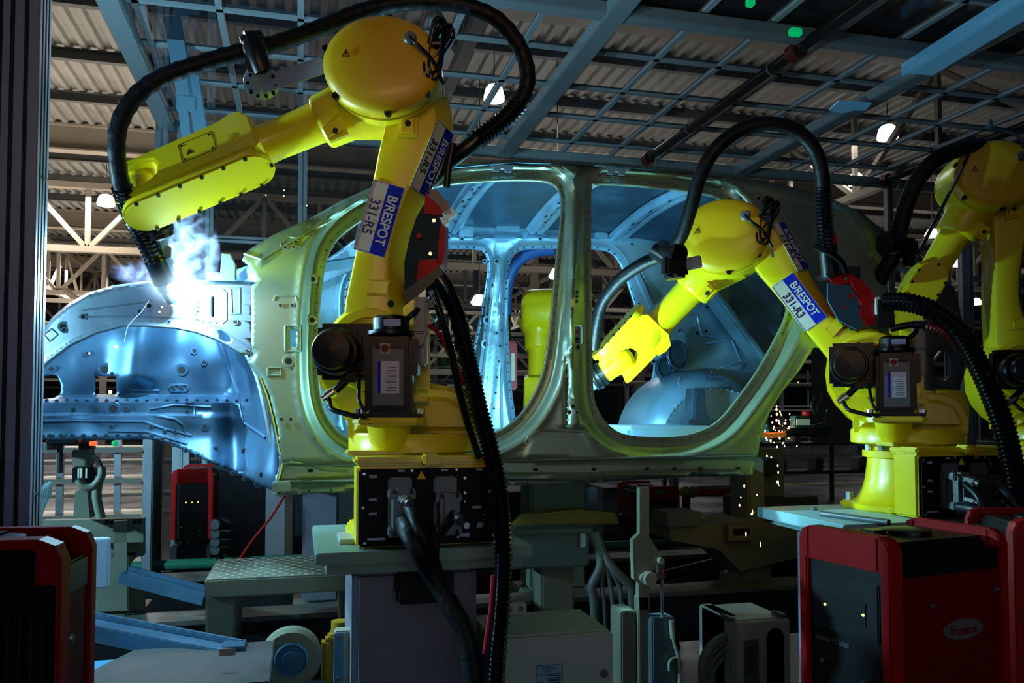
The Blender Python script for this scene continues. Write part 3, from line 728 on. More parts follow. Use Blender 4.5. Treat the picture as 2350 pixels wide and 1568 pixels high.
discs('rail_hole', [(342,702,.008),(321,715,.006),(191,727,.006),(145,750,.010),(147,758,.006),(568,662,.004),(569,694,.004),(569,731,.004),(539,739,.006),(566,805,.004),(451,693,.004),(451,702,.004),(451,711,.004),(388,739,.004)], ap_depth, ap, APM)
m = MB()
for x, h in ((465,.1),): pass
m.prism([(0,0),(.1,0),(.1,.06),(.08,.10),(.05,.10),(.045,.03),(0,.03)], oy(474, 643, YC+.04), (1,0,0), (0,0,1), (0,.04,0), .004)
m.build('hinge_bracket', APM, ap)
m = MB()
for x, y in ((567,662),(567,694),(567,731),(567,770)): p = oy(x, y, YC+.012); m.box(p - V((.014,.004,.012)), p + V((.016,.004,.012)), .003)
m.build('edge_tab', APM, ap)['kind'] = 'stuff'
# wheel house apron
WA = [(80,800),(140,745),(220,720),(400,715),(560,760),(600,830),(622,900),(640,980),(645,1050),(640,1134),(615,1122),(520,1075),(440,1038),(372,1011),(340,1007),(80,1007)]
WH = [smooth_poly([(80,872),(110,862),(130,862),(140,885),(138,905),(125,913),(80,913)], 8), dens([(218,864),(266,864),(268,905),(218,905)], 8)]
WB_ = [[(80,952),(330,950),(400,962),(420,975),(425,1000)], [(80,966),(330,968),(380,985),(440,1000)], [(300,895),(365,897)], [(300,905),(365,908)], [(425,925),(445,925),(447,960)], [(250,990),(340,992),(430,1020)], [(500,770),(520,830),(545,900),(560,970),(610,1005)], [(345,940),(400,930),(485,935)]]
def wa_depth(px, py):
    # strut tower, valley and the rear of the arch coming forward
    d = .42
    d -= .40 * sm(520, 642, px + max(0, (900-py))*.25)
    d -= .10 * math.exp(-((px-(325+(py-760)*-.15))/55)**2) * sm(910, 860, py)
    d += .05 * math.exp(-((px-(400))/60)**2) * sm(900, 800, py)
    d -= .16 * sm(905, 925, py) * sm(600, 480, px)
    d -= .03 * sm(950, 955, py) * sm(560, 440, px)
    d -= .10 * sm(980, 1100, py) * sm(640, 560, px)
    d += .03 * noise.noise(V((px*.012, py*.012, 1.7)))
    return YC + d
vs, fs = sheet(dens(WA, 8), WH, wa_depth, 7)
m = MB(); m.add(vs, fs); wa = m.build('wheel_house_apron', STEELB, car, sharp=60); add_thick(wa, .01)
bead('apron_bead', [(P, 0) for P in WB_] + [([(388,891),(392,884),(428,884),(432,891),(428,899),(392,899)],1)], wa_depth, wa, STEELB, r=.006)
wl = [(84+k*23, 919+(k%3), .004) for k in range(22)] + [(88+k*26, 1001, .005) for k in range(11)] + [(372+k*27, 1008+k*13.0, .005) for k in range(9)] + [(257,858,.004),(241,848,.014),(417,849,.014),(260,938,.014),(255,979,.005),(347,979,.005),(378,990,.004),(402,991,.004),(470,980,.008),(200,811,.006),(118,847,.008),(396,890,.006),(414,890,.006),(446,805,.008),(468,832,.007),(290,936,.004),(296,940,.004),(170,940,.004),(430,927,.004),(430,945,.004),(560,1035,.006),(495,1030,.005),(600,1090,.005)]
discs('apron_hole', wl, wa_depth, wa, STEELB)
# arch lip: bright outer edge running down to the sill
m = MB(); pts = [oy(x, y, YC+o) for x, y, o in ((500,735,.10),(535,770,.09),(560,800,.08),(590,860,.06),(608,930,.05),(622,1000,.05),(632,1060,.05),(636,1120,.06))]
m.tube(pts, .012, n=8); m.build('arch_lip', STEEL, car)
m = MB(); pts = [oy(x, y, YC+.012) for x, y in ((596,868),(612,911),(627,969),(638,1027),(645,1067),(636,1105))]; m.tube(pts, .007, n=8); m.build('sill_edge', CHR, car)
p = oy(625, 1105, YC+.02); q = oy(668, 1128, YC-.01)
m = MB(); m.box((p.x, YC-.02, q.z), (q.x, YC+.08, p.z), .004); m.build('jack_bracket', SIDEM, car)
# ------------------------------------------------------------------ industrial robots
LK = [(-.02, .125, -.125), (.05, .105, -.118), (.10, .096, -.112), (.15, .094, -.105), (.216, .083, -.092), (.286, .072, -.085), (.342, .062, -.088),
      (.425, .046, -.108), (.495, .032, -.133), (.565, .02, -.160), (.635, .01, -.192), (.705, -.003, -.217), (.747, -.008, -.221),
      (.80, -.006, -.215), (.86, .0, -.2), (.92, .01, -.17), (.97, .01, -.12), (1.0, 0, -.06)]
Y1L, Y0L = .075, -.085
def link_at(z):
    for (a, f0, b0), (b, f1, b1) in zip(LK, LK[1:]):
        if a <= z <= b:
            t = (z - a) / (b - a); return f0 + (f1 - f0)*t, b0 + (b1 - b0)*t
    return LK[-1][1:]
def robot(tagname, J1, az, q2, q3, label, L=.862, mir=1, lab=None, detail=2, base=True, fore=.86, boxside=-1, group=None, tip=None, roll=0, tools=True):
    J1 = V(J1); root = thing('welding_robot', J1, label, 'robot', group)
    F = V((-math.cos(az), math.sin(az), 0)); Z = V((0, 0, 1)); Yl = Z.cross(F) * mir
    def fr(o, x, y, z):
        M = MX((x, y, z)).transposed().to_4x4(); M.translation = o; return M
    MA = fr(J1, F, Yl, Z)
    u = Z * math.cos(q2) + F * math.sin(q2); x2 = F * math.cos(q2) - Z * math.sin(q2)
    J2 = J1 + F * .13 + Z * .59; ML = fr(J2, x2, Yl, u)
    J3 = J2 + u * L; a = F * math.cos(q3) + Z * math.sin(q3); zh = Z * math.cos(q3) - F * math.sin(q3); MH = fr(J3, a, Yl, zh)
    kz = L / .862
    info = dict(MA=MA, ML=ML, MH=MH, J2=J2, J3=J3, root=root)
    T = lambda M: MX.Translation(J1) if M is None else M
    N = 40 if detail > 1 else 20
    # base stand
    if base:
        m = MB(MX.Translation(J1))
        m.lathe([(.215, .0), (.22, .006), (.22, .024), (.205, .032), (.19, .045), (.172, .08), (.16, .12), (.153, .17), (.15, .205), (.152, .207), (.168, .21), (.168, .236), (.13, .238), (.13, .262)], n=N)
        for sx in (-1, 1):
            for sy in (-1, 1):
                m.prism([(.06, -.06), (.235, -.06), (.25, -.04), (.25, .04), (.235, .06), (.06, .06)], (0, 0, 0), V((sx*.7071, sy*.7071, 0)), V((-sy*.7071, sx*.7071, 0)), (0, 0, .03), .008)
        m.build('base_stand', YEL, root)
        m = MB(MX.Translation(J1))
        for k in range(10):
            t = 2*PI*k/10 + .2; m.cyl((.15*math.cos(t), .15*math.sin(t), .236), (.15*math.cos(t), .15*math.sin(t), .262), .013, n=6)
        for sx in (-1, 1):
            for sy in (-1, 1):
                m.cyl((sx*.157, sy*.157, .03), (sx*.157, sy*.157, .06), .017, n=6)
        m.build('mounting_bolt', CHR, root)
        s = boxside
        m = MB(MX.Translation(J1))
        m.box((-.205, s*.29, .004), (.205, s*.165, .238), .008)
        m.box((-.21, s*.298, .238), (.21, s*.15, .262), .007)
        m.box((-.02, s*.33, .236), (.03, s*.27, .27), .006)
        m.box((-.23, s*.1, .262), (-.05, s*.2, .276), .005)
        m.build('connector_box', YEL, root)
        pm = MB(MX.Translation(J1))
        pm.box((-.2, s*.303, .008), (.2, s*.288, .228), .008)
        pan = pm.build('connector_panel', mat('black connector plate', (.015, .017, .022), .55, spec=.2), root)
        m = MB(MX.Translation(J1))
        for (x, z, r) in [(-.185, .215, .005), (-.187, .12, .005), (-.182, .02, .005), (-.05, .222, .005), (.08, .223, .005), (.19, .222, .005), (.192, .13, .005), (.19, .03, .006),
                          (.105, .198, .006), (.178, .198, .006), (.105, .155, .006), (.178, .158, .006), (.105, .13, .004), (.16, .09, .004), (-.05, .02, .005), (.11, .06, .011), (.15, .06, .011), (.085, .028, .005)]:
            m.cyl((x, s*.303, z), (x, s*.309, z), r, n=10, bev=.0015)
        m.build('screw', CHR, pan)
        m = MB(MX.Translation(J1))
        for (x, z, w, h) in [(-.16, .207, .022, .008), (-.16, .142, .022, .007), (-.16, .102, .022, .007), (-.08, .222, .02, .006), (.045, .222, .02, .006), (.15, .222, .02, .006), (.14, .112, .024, .007), (.105, .033, .03, .011), (-.15, .03, .05, .007)]:
            m.box((x - w/2, s*.3035, z - h/2), (x + w/2, s*.3045, z + h/2))
        m.build('name_tag', mat('small tag film', (.68, .68, .82), .5), pan)
        wm = MB(MX.Translation(J1))
        wm.prism([(-.014, 0), (.014, 0), (0, .025)], (-.022, s*.303, .197), (1, 0, 0), (0, 0, 1), (0, s*.0015, 0))
        wo = wm.build('warning_triangle', mat('warning yellow', (.95, .75, .1), .5), pan)
        m = MB(MX.Translation(J1))
        y = s*.3055
        m.add([(-.021, y, .217), (-.027, y, .208), (-.022, y, .208), (-.024, y, .199), (-.017, y, .21), (-.022, y, .21)], [(0, 1, 2, 3, 4, 5)])
        for cx, w in ((-.085, 1), (.045, .92)):
            c = MB(MX.Translation(J1))
            c.box((cx - .034, s*.30, .035), (cx + .034, s*.325, .205), .006)
            c.box((cx - .026, s*.32, .05), (cx + .03, s*.395, .175*w), .012)
            for zz in (.055, .16*w): c.box((cx - .036, s*.325, zz - .012), (cx - .026, s*.375, zz + .014), .003); c.box((cx + .03, s*.325, zz - .012), (cx + .038, s*.375, zz + .014), .003)
            co = c.build('cable_connector', GRY, root)
            g = MB(MX.Translation(J1))
            for gx, gz in ([(.0, .15), (.0, .08)] if w == 1 else [(.012, .10)]):
                g.cyl((cx + gx, s*.39, gz), (cx + gx + .008, s*.425, gz - .006), .017, n=8); g.cyl((cx + gx + .008, s*.42, gz - .006), (cx + gx + .012, s*.44, gz - .01), .013, n=16)
            g.build('cable_gland', CHR, co)
    # turret
    m = MB(MA)
    m.lathe([(.2, .262), (.212, .268), (.212, .315), (.205, .325)], n=N, ax=(0, 0, 1))
    m.prism([(-.205, .32), (-.205, .36), (-.185, .43), (-.14, .47), (-.06, .485), (.0, .5), (.02, .60), (.05, .67), (.13, .70), (.22, .68), (.275, .63), (.295, .56), (.29, .48), (.265, .42), (.22, .365), (.17, .33)],
            (0, -.17, 0), (1, 0, 0), (0, 0, 1), (0, .085, 0), .022)
    m.prism([(-.205, .31), (-.205, .36), (-.18, .42), (-.12, .455), (-.02, .465), (.06, .42), (.14, .40), (.2, .37), (.2, .31)],
            (0, -.15, 0), (1, 0, 0), (0, 0, 1), (0, .29, 0), .035, seg=3)
    m.prism([(.295, .62), (.305, .55), (.298, .48), (.268, .42), (.215, .365), (.17, .33), (.03, .33), (.03, .42), (.13, .45), (.18, .50), (.20, .58), (.22, .62)], (0, -.13, 0), (1, 0, 0), (0, 0, 1), (0, .20, 0), .016)
    m.lathe([(0, -.07), (.055, -.062), (.078, -.04), (.085, 0), (.085, .05)], (-.155, -.0, .395), (1, 0, 0), 24)
    # motor ledge
    m.prism([(-.05, .12), (.16, .12), (.16, .255), (.14, .275), (-.03, .275), (-.05, .255)], (0, 0, .352), (1, 0, 0), (0, 1, 0), (0, 0, .022), .006)
    m.lathe([(.04, .27), (.06, .30), (.07, .352)], (.06, .18, 0), (0, 0, 1), 20)
    tur = m.build('turret', YEL, root)
    m = MB(MA)
    m.prism([(-.055, .42), (-.055, .70), (-.035, .735), (0, .745), (.03, .72), (.03, .42)], (0, .09, 0), (1, 0, 0), (0, 0, 1), (0, .015, 0), .005)
    m.box((-.055, .08, .42), (.03, .2, .44), .004)
    m.build('connector_bracket', YEL, root)
    # rotation motor (black box with the rating plate)
    m = MB(MA)
    m.box((-.045, .125, .374), (.155, .27, .386), .004)
    m.box((-.015, .135, .384), (.125, .262, .615), .012)
    m.box((.0, .255, .40), (.105, .268, .59), .004)
    m.lathe([(.058, .615), (.07, .622), (.07, .634), (.055, .638), (.055, .672), (.045, .68)], (.055, .198, 0), (0, 0, 1), 28)
    m.box((-.03, .15, .5), (-.015, .25, .61), .004)
    mo = m.build('rotation_motor', BLKM, root)
    m = MB(MA)
    m.box((.012, .2685, .575), (.095, .2695, .59)); m.build('motor_cover', BLKM, mo)
    m = MB(MA); m.box((.010, .268, .41), (.1, .2695, .585), .0005); m.build('cover_plate', mat('grey motor cover', (.32, .36, .40), .4), mo)
    m = MB(MA); m.box((.022, .2695, .445), (.085, .2705, .54)); pl = m.build('rating_plate', mat('rating plate film', (.78, .78, .86), .4), mo)
    m = MB(MA)
    for k in range(9): m.box((.062 - (k % 3)*.004, .2705, .452 + k*.0085), (.03, .271, .4545 + k*.0085), 0)
    m.box((.085, .2705, .445), (.076, .2712, .54), 0, 1)
    m.build('rating_print', [mat('fine print', (.3, .3, .38), .5), BLU], pl)
    m = MB(MA); m.box((.05, .2695, .592 - .03), (.078, .2706, .592), 0); pg = m.build('no_touch_pictogram', mat('pictogram film', (.72, .70, .72), .5), mo)
    m = MB(MA)
    m.lathe([(.0125, 0), (.0125, .0006), (.0095, .0006), (.0095, 0)], (.064, .2707, .577), (0, 1, 0), 20); m.bar((.056, .2712, .585), (.072, .2712, .569), .002, .0006)
    m.box((.0622, .271, .570), (.0658, .2714, .584))
    m.build('pictogram_ring', mat('pictogram red', (.55, .12, .12), .5), pg)
    m = MB(MA)
    for x in (-.035, .145):
        for y in (.14, .258): m.cyl((x, y, .385), (x, y, .40), .009, n=6)
    m.build('motor_bolt', CHR, mo)
    m = MB(MA); m.box((.02, .25, .645), (.07, .258, .665)); m.build('motor_label', mat('blue white label', (.55, .65, .85), .4), mo)
    m = MB(MA)
    m.box((-.052, .12, .63), (-.012, .19, .73), .006); m.box((-.052, .125, .53), (-.014, .19, .628), .006); m.box((-.056, .13, .73), (-.01, .18, .742), .004)
    m.cyl((-.03, .16, .60), (-.03, .215, .60), .012, n=10)
    m.build('angle_connector', GRY, root)
    # shoulder motor with its round cap
    m = MB(MA)
    m.box((.11, .08, .49), (.29, .145, .665), .014)
    m.box((.15, .14, .505), (.285, .175, .64), .012)
    m.lathe([(.066, .17), (.072, .178), (.072, .225), (.066, .235)], (.218, 0, .572), (0, 1, 0), 32)
    m.lathe([(.056, .232), (.058, .24), (.058, .285), (.054, .293), (.0, .296)], (.218, 0, .572), (0, 1, 0), 32)
    m.box((.16, .15, .48), (.20, .2, .515), .006); m.cyl((.19, .175, .49), (.225, .18, .455), .013, n=12)
    m.build('shoulder_motor', BLKM, root)
    m = MB(MA)
    m.cyl((.228, .19, .452), (.25, .195, .435), .017, n=14); m.cyl((.25, .195, .435), (.26, .197, .428), .013, n=14)
    m.build('plug_ring', CHR, root)
    m = MB(MA)
    m.tube([(.24, .2, .43), (.225, .235, .40), (.18, .25, .385), (.13, .262, .372), (.10, .265, .36)], .008)
    m.tube([(.15, .2, .5), (.145, .235, .46), (.14, .255, .42), (.12, .262, .39)], .006)
    m.tube([(.02, .2, .66), (-.01, .21, .685), (-.03, .17, .705), (-.04, .14, .66)], .009)
    m.build('motor_cable', BLK, root)
    # lower arm
    m = MB(ML); rings = []
    for z, xf, xb in LK:
        y1 = Y1L if z > .02 else Y1L - .01
        ch = min(.052, (xf - xb) * .3); cy = .085
        e = 1 if z < .9 else max(.35, 1 - (z - .9) * 6)
        rr = [(xf, Y0L + .03), (xf, y1 - .02), (xf - .006, y1 - .006), (xf - .022, y1), (xb + ch + .014, y1), (xb + ch, y1 - .004), (xb + .004, y1 - cy), (xb, y1 - cy - .01), (xb, Y0L + .03), (xb + .012, Y0L + .008), (xb + .035, Y0L), (xf - .03, Y0L), (xf - .01, Y0L + .01)]
        rings.append([(x, y * e, z * kz) for x, y in rr])
    m.loft(rings)
    m.lathe([(.13, -.085), (.142, -.07), (.142, .06), (.128, .078), (.10, .082), (.095, .07)], (.01, 0, 0), (0, 1, 0), N)
    m.prism([(.005, 0), (.075, 0), (.065, .05), (.0, .05)], (-.05, Y1L, .17), (1, 0, 0), (0, 0, 1), (0, .012, 0), .006)
    m.prism([(-.03, 0), (.035, 0), (.03, .075), (-.03, .075)], (-.085, Y1L - .01, .68*kz), (1, 0, 0), (0, 0, 1), (0, .035, 0), .012)
    arm = m.build('lower_arm', YEL, root)
    m = MB(ML)
    m.cyl((-.055, Y1L + .01, .145), (-.055, Y1L + .0135, .145), .011, n=14); m.cyl((-.085, Y1L + .024, .72*kz), (-.085, Y1L + .0275, .72*kz), .010, n=14)
    m.build('arm_hole', HOLE, arm)
    if lab:
        up = V((-1, 0, 0))
        def sign(o, ax, ay):   # ax = reading direction, ay = up of the letters
            ax = V(ax).normalized(); ay = V(ay).normalized(); n_ = ax.cross(ay); o = V(o)
            p = MB(ML)
            p.prism([(-.117, -.052), (.117, -.052), (.117, .052), (-.117, .052)], o, ax, ay, n_ * .0015)
            po = p.build('arm_sign', WHT, root)
            p = MB(ML)
            p.prism([(-.115, .0), (.115, .0), (.115, .050), (-.115, .050)], o + n_ * .0015, ax, ay, n_ * .0008)
            e = .002
            for q in ([(-.115, -.05), (.115, -.05), (.115, -.0485), (-.115, -.0485)], [(-.115, -.05), (-.1135, -.05), (-.1135, 0), (-.115, 0)], [(.1135, -.05), (.115, -.05), (.115, 0), (.1135, 0)]):
                p.prism(q, o + n_ * .0015, ax, ay, n_ * .0008)
            p.build('blue_strip', BLU, po)
            p = MB(ML); p.text('B/RESPOT', o + n_ * .0028 + ay * .009, ax, ay, .031, 0, .86, bold=.022); p.build('sign_lettering', WHT, po)
            p = MB(ML); p.text(lab, o + n_ * .0028 - ay * .041, ax, ay, .031, 0, .92, bold=.018); p.build('sign_number', NAVY, po)
        flip = mir < 0
        d = V((math.sin(R(13.5)), 0, -math.cos(R(13.5))))
        # sign on the side face
        sign((.0 - .004, Y1L + .0012, .417 * kz), d, V((-math.cos(R(13.5)), 0, -math.sin(R(13.5)))))
        # sign on the chamfered back edge
        z0, z1 = .73, .53
        xf0, xb0 = link_at(z0); xf1, xb1 = link_at(z1)
        A0 = V((xb0 + .052, Y1L - .004, z0*kz)); A1 = V((xb1 + .052, Y1L - .004, z1*kz)); B0 = V((xb0 + .004, Y1L - .085, z0*kz)); B1 = V((xb1 + .004, Y1L - .085, z1*kz))
        cc = (A0 + A1 + B0 + B1) / 4; ax_ = ((A1 + B1) - (A0 + B0)).normalized(); ay_ = ((B0 + B1) - (A0 + A1)); ay_ = (ay_ - ax_ * ay_.dot(ax_)).normalized()
        n_ = ax_.cross(ay_); sign(cc + n_ * .008, ax_, ay_)
    # elbow
    m = MB(MH)
    cs = math.cos(-q3 if True else 0); 
    ez = V((-math.sin(q3), 0, math.cos(q3))); ex = V((math.cos(q3), 0, math.sin(q3)))   # world-level axes seen in the head frame
    exh = V((math.cos(q3), 0, -math.sin(q3))); ezh = V((math.sin(q3), 0, math.cos(q3)))
    tilt = MX.Rotation(R(-8), 3, 'Y')
    def egg(prof, dx, dz, n=44, mi=0, mb=m, ky=.84):
        vs = []; fs = []
        for r, y in prof:
            for i in range(n):
                t = 2*PI*i/n
                e = 1 + .05 * math.cos(t - 2.4)
                p = exh * (r * e * math.cos(t)) + ezh * (r * ky * e * math.sin(t))
                vs.append(p + V((0, y, 0)) + exh * dx + ezh * dz)
        for k in range(len(prof) - 1):
            for i in range(n):
                j = (i+1) % n; fs.append((k*n+i, k*n+j, (k+1)*n+j, (k+1)*n+i))
        fs.append(tuple(range(n-1, -1, -1))); fs.append(tuple((len(prof)-1)*n+i for i in range(n)))
        mb.add(vs, fs, mi)
    egg([(.12, -.105), (.155, -.095), (.174, -.07), (.180, -.03), (.182, .05), (.181, .118)], 0, .008, ky=.87)
    m.lathe([(.14, .05), (.105, .13), (.092, .16), (.088, .235), (.082, .245), (.07, .25)], (0, -.0, -.012), (1, 0, -.02), N, sy=1.0)
    m.prism([(-.02, -.03), (.045, -.03), (.05, .02), (-.02, .03)], (.19, .05, -.085), (1, 0, 0), (0, 0, 1), (0, .045, 0), .012)
    elb = m.build('elbow_housing', YEL, root)
    cap = MB(MH)
    egg([(.179, .119), (.183, .121), (.184, .16), (.182, .172), (.174, .184), (.15, .194), (.1, .2), (.04, .203)], 0, .01, mb=cap)
    eo = cap.build('elbow_cover', mat('elbow cover enamel', (.86, .70, .03), .38, 0, bump=.02, bscale=80, coat=.1), root, sharp=60)
    m = MB(MH)
    for t in (20, 100, 160, 215, 262, 320):
        p = exh * (.178 * math.cos(R(t))) + ezh * (.150 * math.sin(R(t)) + .01); m = MB(MH); m.cyl(p + V((0, .16, 0)), p + V((0, .178, 0)), .011, n=12); m.build('cover_bolt', mat('dark bolt steel', (.10, .11, .09), .35, .7), eo)
    m = MB(MH); m.cyl((.205, .09, -.095), (.205, .097, -.095), .009, n=12)
    m.build('lug_hole', HOLE, elb)
    m = MB(MH); o = exh * .1 + ezh * .035
    tri = [(-.013, -.010), (.013, -.010), (0, .014)]
    m.prism(tri, o + V((0, .2015, 0)), -exh if mir > 0 else exh, ezh, (0, .001, 0)); to = m.build('warning_triangle', mat('dark amber print', (.30, .17, .0), .5), eo)
    m = MB(MH); m.prism([(x*.62, y*.62 - .001) for x, y in tri], o + V((0, .2026, 0)), -exh, ezh, (0, .0004, 0)); m.build('triangle_field', mat('amber print', (.85, .62, .05), .5), to)
    m = MB(MH); m.prism([(-.002, .005), (.002, .006), (.0, .001), (.003, .001), (-.001, -.006), (0, -.001), (-.003, -.001)], o + V((0, .2031, 0)), -exh, ezh, (0, .0003, 0)); m.build('flash_mark', HOLE, to)
    # plug and coiled spare cable
    m = MB(MH); pc = -exh * .095 + ezh * .085
    m.lathe([(.021, .185), (.021, .20), (.016, .206), (.016, .215), (0, .216)], pc, (0, 1, 0), 20)
    m.build('round_plug', GRY if detail > 1 else BLK, eo)
    m = MB(MH); cc = -exh * .175 + ezh * .075 + V((0, .17, 0))
    m.tube([pc + V((0, .21, 0)), pc - exh * .02 + V((0, .235, 0)) - ezh * .03, cc + exh * .01 - ezh * .06 + V((0, .03, 0)), cc - exh*.02 - ezh * .12], .006)
    rnd = random.Random(4)
    for k in range(9 if detail > 1 else 5):
        ph = rnd.uniform(-.35, .35); ww = rnd.uniform(.018, .034); hh = rnd.uniform(.075, .10); yo = rnd.uniform(-.02, .03)
        pts = []
        for i in range(13):
            t = 2*PI*i/12; q = math.sin(t) * ww * (1 + .0*math.cos(t)) * math.sin(t/2)**.3 if 0 < i < 12 else 0
            lx = math.sin(t) * ww; lz = math.cos(t) * hh - .015
            pts.append(cc + exh * (lx * math.cos(ph) - lz * math.sin(ph + .35)) + ezh * (lx * math.sin(ph) + lz * math.cos(ph + .35)) + V((0, yo + .008 * math.sin(3*t), 0)))
        m.tube(pts, .0045, n=6, step=.02)
    m.lathe([(.018, -.012), (.018, .012)], cc + V((0, .01, 0)), exh, 10)
    m.build('coiled_cable', BLK, root)
    m = MB(MH); m.cyl(cc - exh*.02 - ezh*.12, cc - exh*.024 - ezh*.165, .004, .006, 8); m.build('cable_ferrule', CHR, root)
    # forearm tube
    fl = fore
    m = MB(MH)
    m.lathe([(.072, .23), (.066, .26), (.063, .40), (.066, .455), (.078, .49), (.08, .53)], (0, 0, -.012), (1, 0, 0), N)
    m.build('forearm', YEL, root)
    # wrist: rolled fork housing with a cover slab, the last joint sits between the prongs
    Mr = MH @ MX.Rotation(roll, 4, 'X'); info['Mr'] = Mr
    m = MB(Mr)
    out = [(.44,-.07),(.46,-.088),(fl+.045,-.088),(fl+.07,-.072),(fl+.072,-.058),(fl+.0,-.052),(fl-.045,-.047),(fl-.078,-.026),(fl-.086,.004),(fl-.078,.032),(fl-.04,.05),(fl+.02,.055),(fl+.05,.058),(fl+.052,.072),(fl+.03,.08),(fl-.14,.084),(.55,.09),(.51,.104),(.475,.102),(.445,.06)]
    m.prism(out, (0, -.072, 0), (1, 0, 0), (0, 0, 1), (0, .144, 0), .012)
    wr = m.build('wrist_housing', YEL, root)
    m = MB(Mr); rt = []; h2 = .07; xa, xb_ = .50, fl + .005
    for k in range(15): t = PI/2 + PI*k/14; rt.append((xa + h2*math.cos(t), h2*math.sin(t)))
    for k in range(15): t = -PI/2 + PI*k/14; rt.append((xb_ + h2*math.cos(t), h2*math.sin(t)))
    m.prism(rt, (0, 0, -.087), (1, 0, 0), (0, 1, 0), (0, 0, -.03), .006)
    wc = m.build('wrist_cover', YEL, root)
    BOLT = mat('dark bolt steel', (.10, .11, .09), .35, .7)
    for sy in (1, -1):
        for k in range(6):
            x = xa + (xb_ - xa) * k / 5; q = MB(Mr); q.cyl((x, sy*(h2 - .008), -.116), (x, sy*(h2 - .008), -.122), .0065, n=8); q.build('cover_bolt', BOLT, wc)
    q = MB(Mr); q.cyl((xa - h2 + .008, 0, -.116), (xa - h2 + .008, 0, -.122), .0065, n=8); q.build('cover_bolt', BOLT, wc)
    m = MB(Mr); tri = [(-.013, -.010), (.013, -.010), (0, .014)]
    hx0, hx1, hz0, hz1, yy = .575, .69, -.035, .05, .0722
    for (p, q) in (((hx0, hz0), (hx1, hz0)), ((hx1, hz0), (hx1, hz1)), ((hx1, hz1), (hx0, hz1)), ((hx0, hz1), (hx0, hz0))): m.bar((p[0], yy, p[1]), (q[0], yy, q[1]), .0018, .002, up=(0, 1, 0))
    m.prism(tri, (.66, yy, .0), (-1, 0, 0), (0, 0, 1), (0, .001, 0))
    m.build('hatch_outline', mat('dark amber print', (.30, .17, .0), .5), wr)
    for hx, hz in ((hx0+.01, hz0+.01), (hx1-.01, hz0+.01), (hx1-.01, hz1-.01), (hx0+.01, hz1-.01)):
        q = MB(Mr); q.cyl((hx, yy, hz), (hx, yy+.002, hz), .004, n=8); q.build('hatch_screw', BOLT, wr)
    if tools:
        bc = Mr @ V((fl, 0, 0))
        dz = (V(tip) - bc).normalized() if tip is not None else (Mr.to_3x3() @ V((.8, -.6, 0))).normalized()
        m = MB(); m.lathe([(0, -.06), (.03, -.055), (.05, -.035), (.056, 0), (.054, .03), (.05, .06), (.052, .085), (.05, .095)], bc, dz, 32)
        m.cyl(Mr @ V((fl, 0, -.06)), Mr @ V((fl, 0, .06)), .046, n=28)
        m.build('wrist_joint', YEL, root)
        m = MB()
        m.lathe([(.05, .096), (.056, .099), (.056, .112), (.05, .115), (.05, .121), (.06, .124), (.06, .136), (.054, .139), (.056, .142), (.056, .152), (.048, .16)], bc, dz, 36)
        m.build('wrist_flange', BLK, root)
        info['tool'] = bc + dz * .16; info['tooldir'] = dz; info['ball'] = bc
    return info
# ------------------------------------------------------------------ robots in place
A5 = robot('r5', (.365, 2.69, 1.207), R(13), R(-2.2), R(-23.3), 'big yellow welding robot in front of the car, arm reaching left to the smoking weld', lab='331-R5', tip=oy(395, 655, 3.03), roll=R(28), group=None)
A3 = robot('r3', (2.372, 2.84, 1.207), R(35), R(47.5), R(-46), 'yellow welding robot at right reaching into the rear door opening', L=.77, fore=.68, tip=oy(1310, 905, 3.6), roll=R(155), lab='331-R3')
A1 = robot('r1', (3.3, 3.05, 1.207), R(20), R(10), R(-60), 'third yellow welding robot at the right edge, head above a long forearm pointing down left', L=.85, fore=.80, roll=R(95), base=True)
B1 = robot('b1', oy(1262, 1100, 6.1).xy.to_3d() + V((0, 0, 1.2)), R(-68), R(58), R(-75), 'yellow robot beyond the car, lit lime green, seen through the front door opening', roll=0, tools=False, detail=1)
B2 = robot('b2', oy(700, 1100, 6.1).xy.to_3d() + V((0, 0, 1.2)), R(-110), R(40), R(-60), 'yellow robot beyond the car, its head peeking past the windscreen pillar', roll=0, tools=False, detail=1)
def P(L): return [od(x, y, d) for x, y, d in L]
# dress packs --------------------------------------------------
r5, r3, r1 = A5['root'], A3['root'], A1['root']
H5 = P([(372,628,2.80),(350,585,2.76),(322,530,2.72),(299,485,2.66),(280,430,2.6),(268,350,2.56),(274,285,2.55),(308,225,2.56),(372,178,2.58),(465,145,2.6),(560,118,2.62),(640,98,2.66),(740,62,2.72),(830,26,2.76),(920,8,2.78),(1010,5,2.78),(1090,20,2.78),(1150,52,2.78),(1195,112,2.78),(1211,172,2.78),(1203,215,2.78),(1180,250,2.78)])
m = MB(); m.tube(H5[3:], lambda t: .027 + .0015*math.sin(t*260), n=14, step=.015); m.build('hose_sleeve', HOSE, r5)
m = MB(); m.tube(H5[:5], .031, n=14, rib=.0025, ribl=.014); m.build('ribbed_conduit', RIB, r5)
m = MB(); m.tube(P([(1192,235,2.78),(1165,268,2.78),(1130,295,2.78),(1096,320,2.78)]), .033, n=14, rib=.003, ribl=.014); m.build('ribbed_conduit', RIB, r5)
m = MB(); m.tube(P([(1100,316,2.78),(1070,342,2.78),(1030,372,2.80),(985,420,2.82)]), .027, n=14); m.tube(P([(1040,330,2.76),(1030,380,2.76),(1025,430,2.76)]), .012); m.build('hose_coupling', BLK, r5)
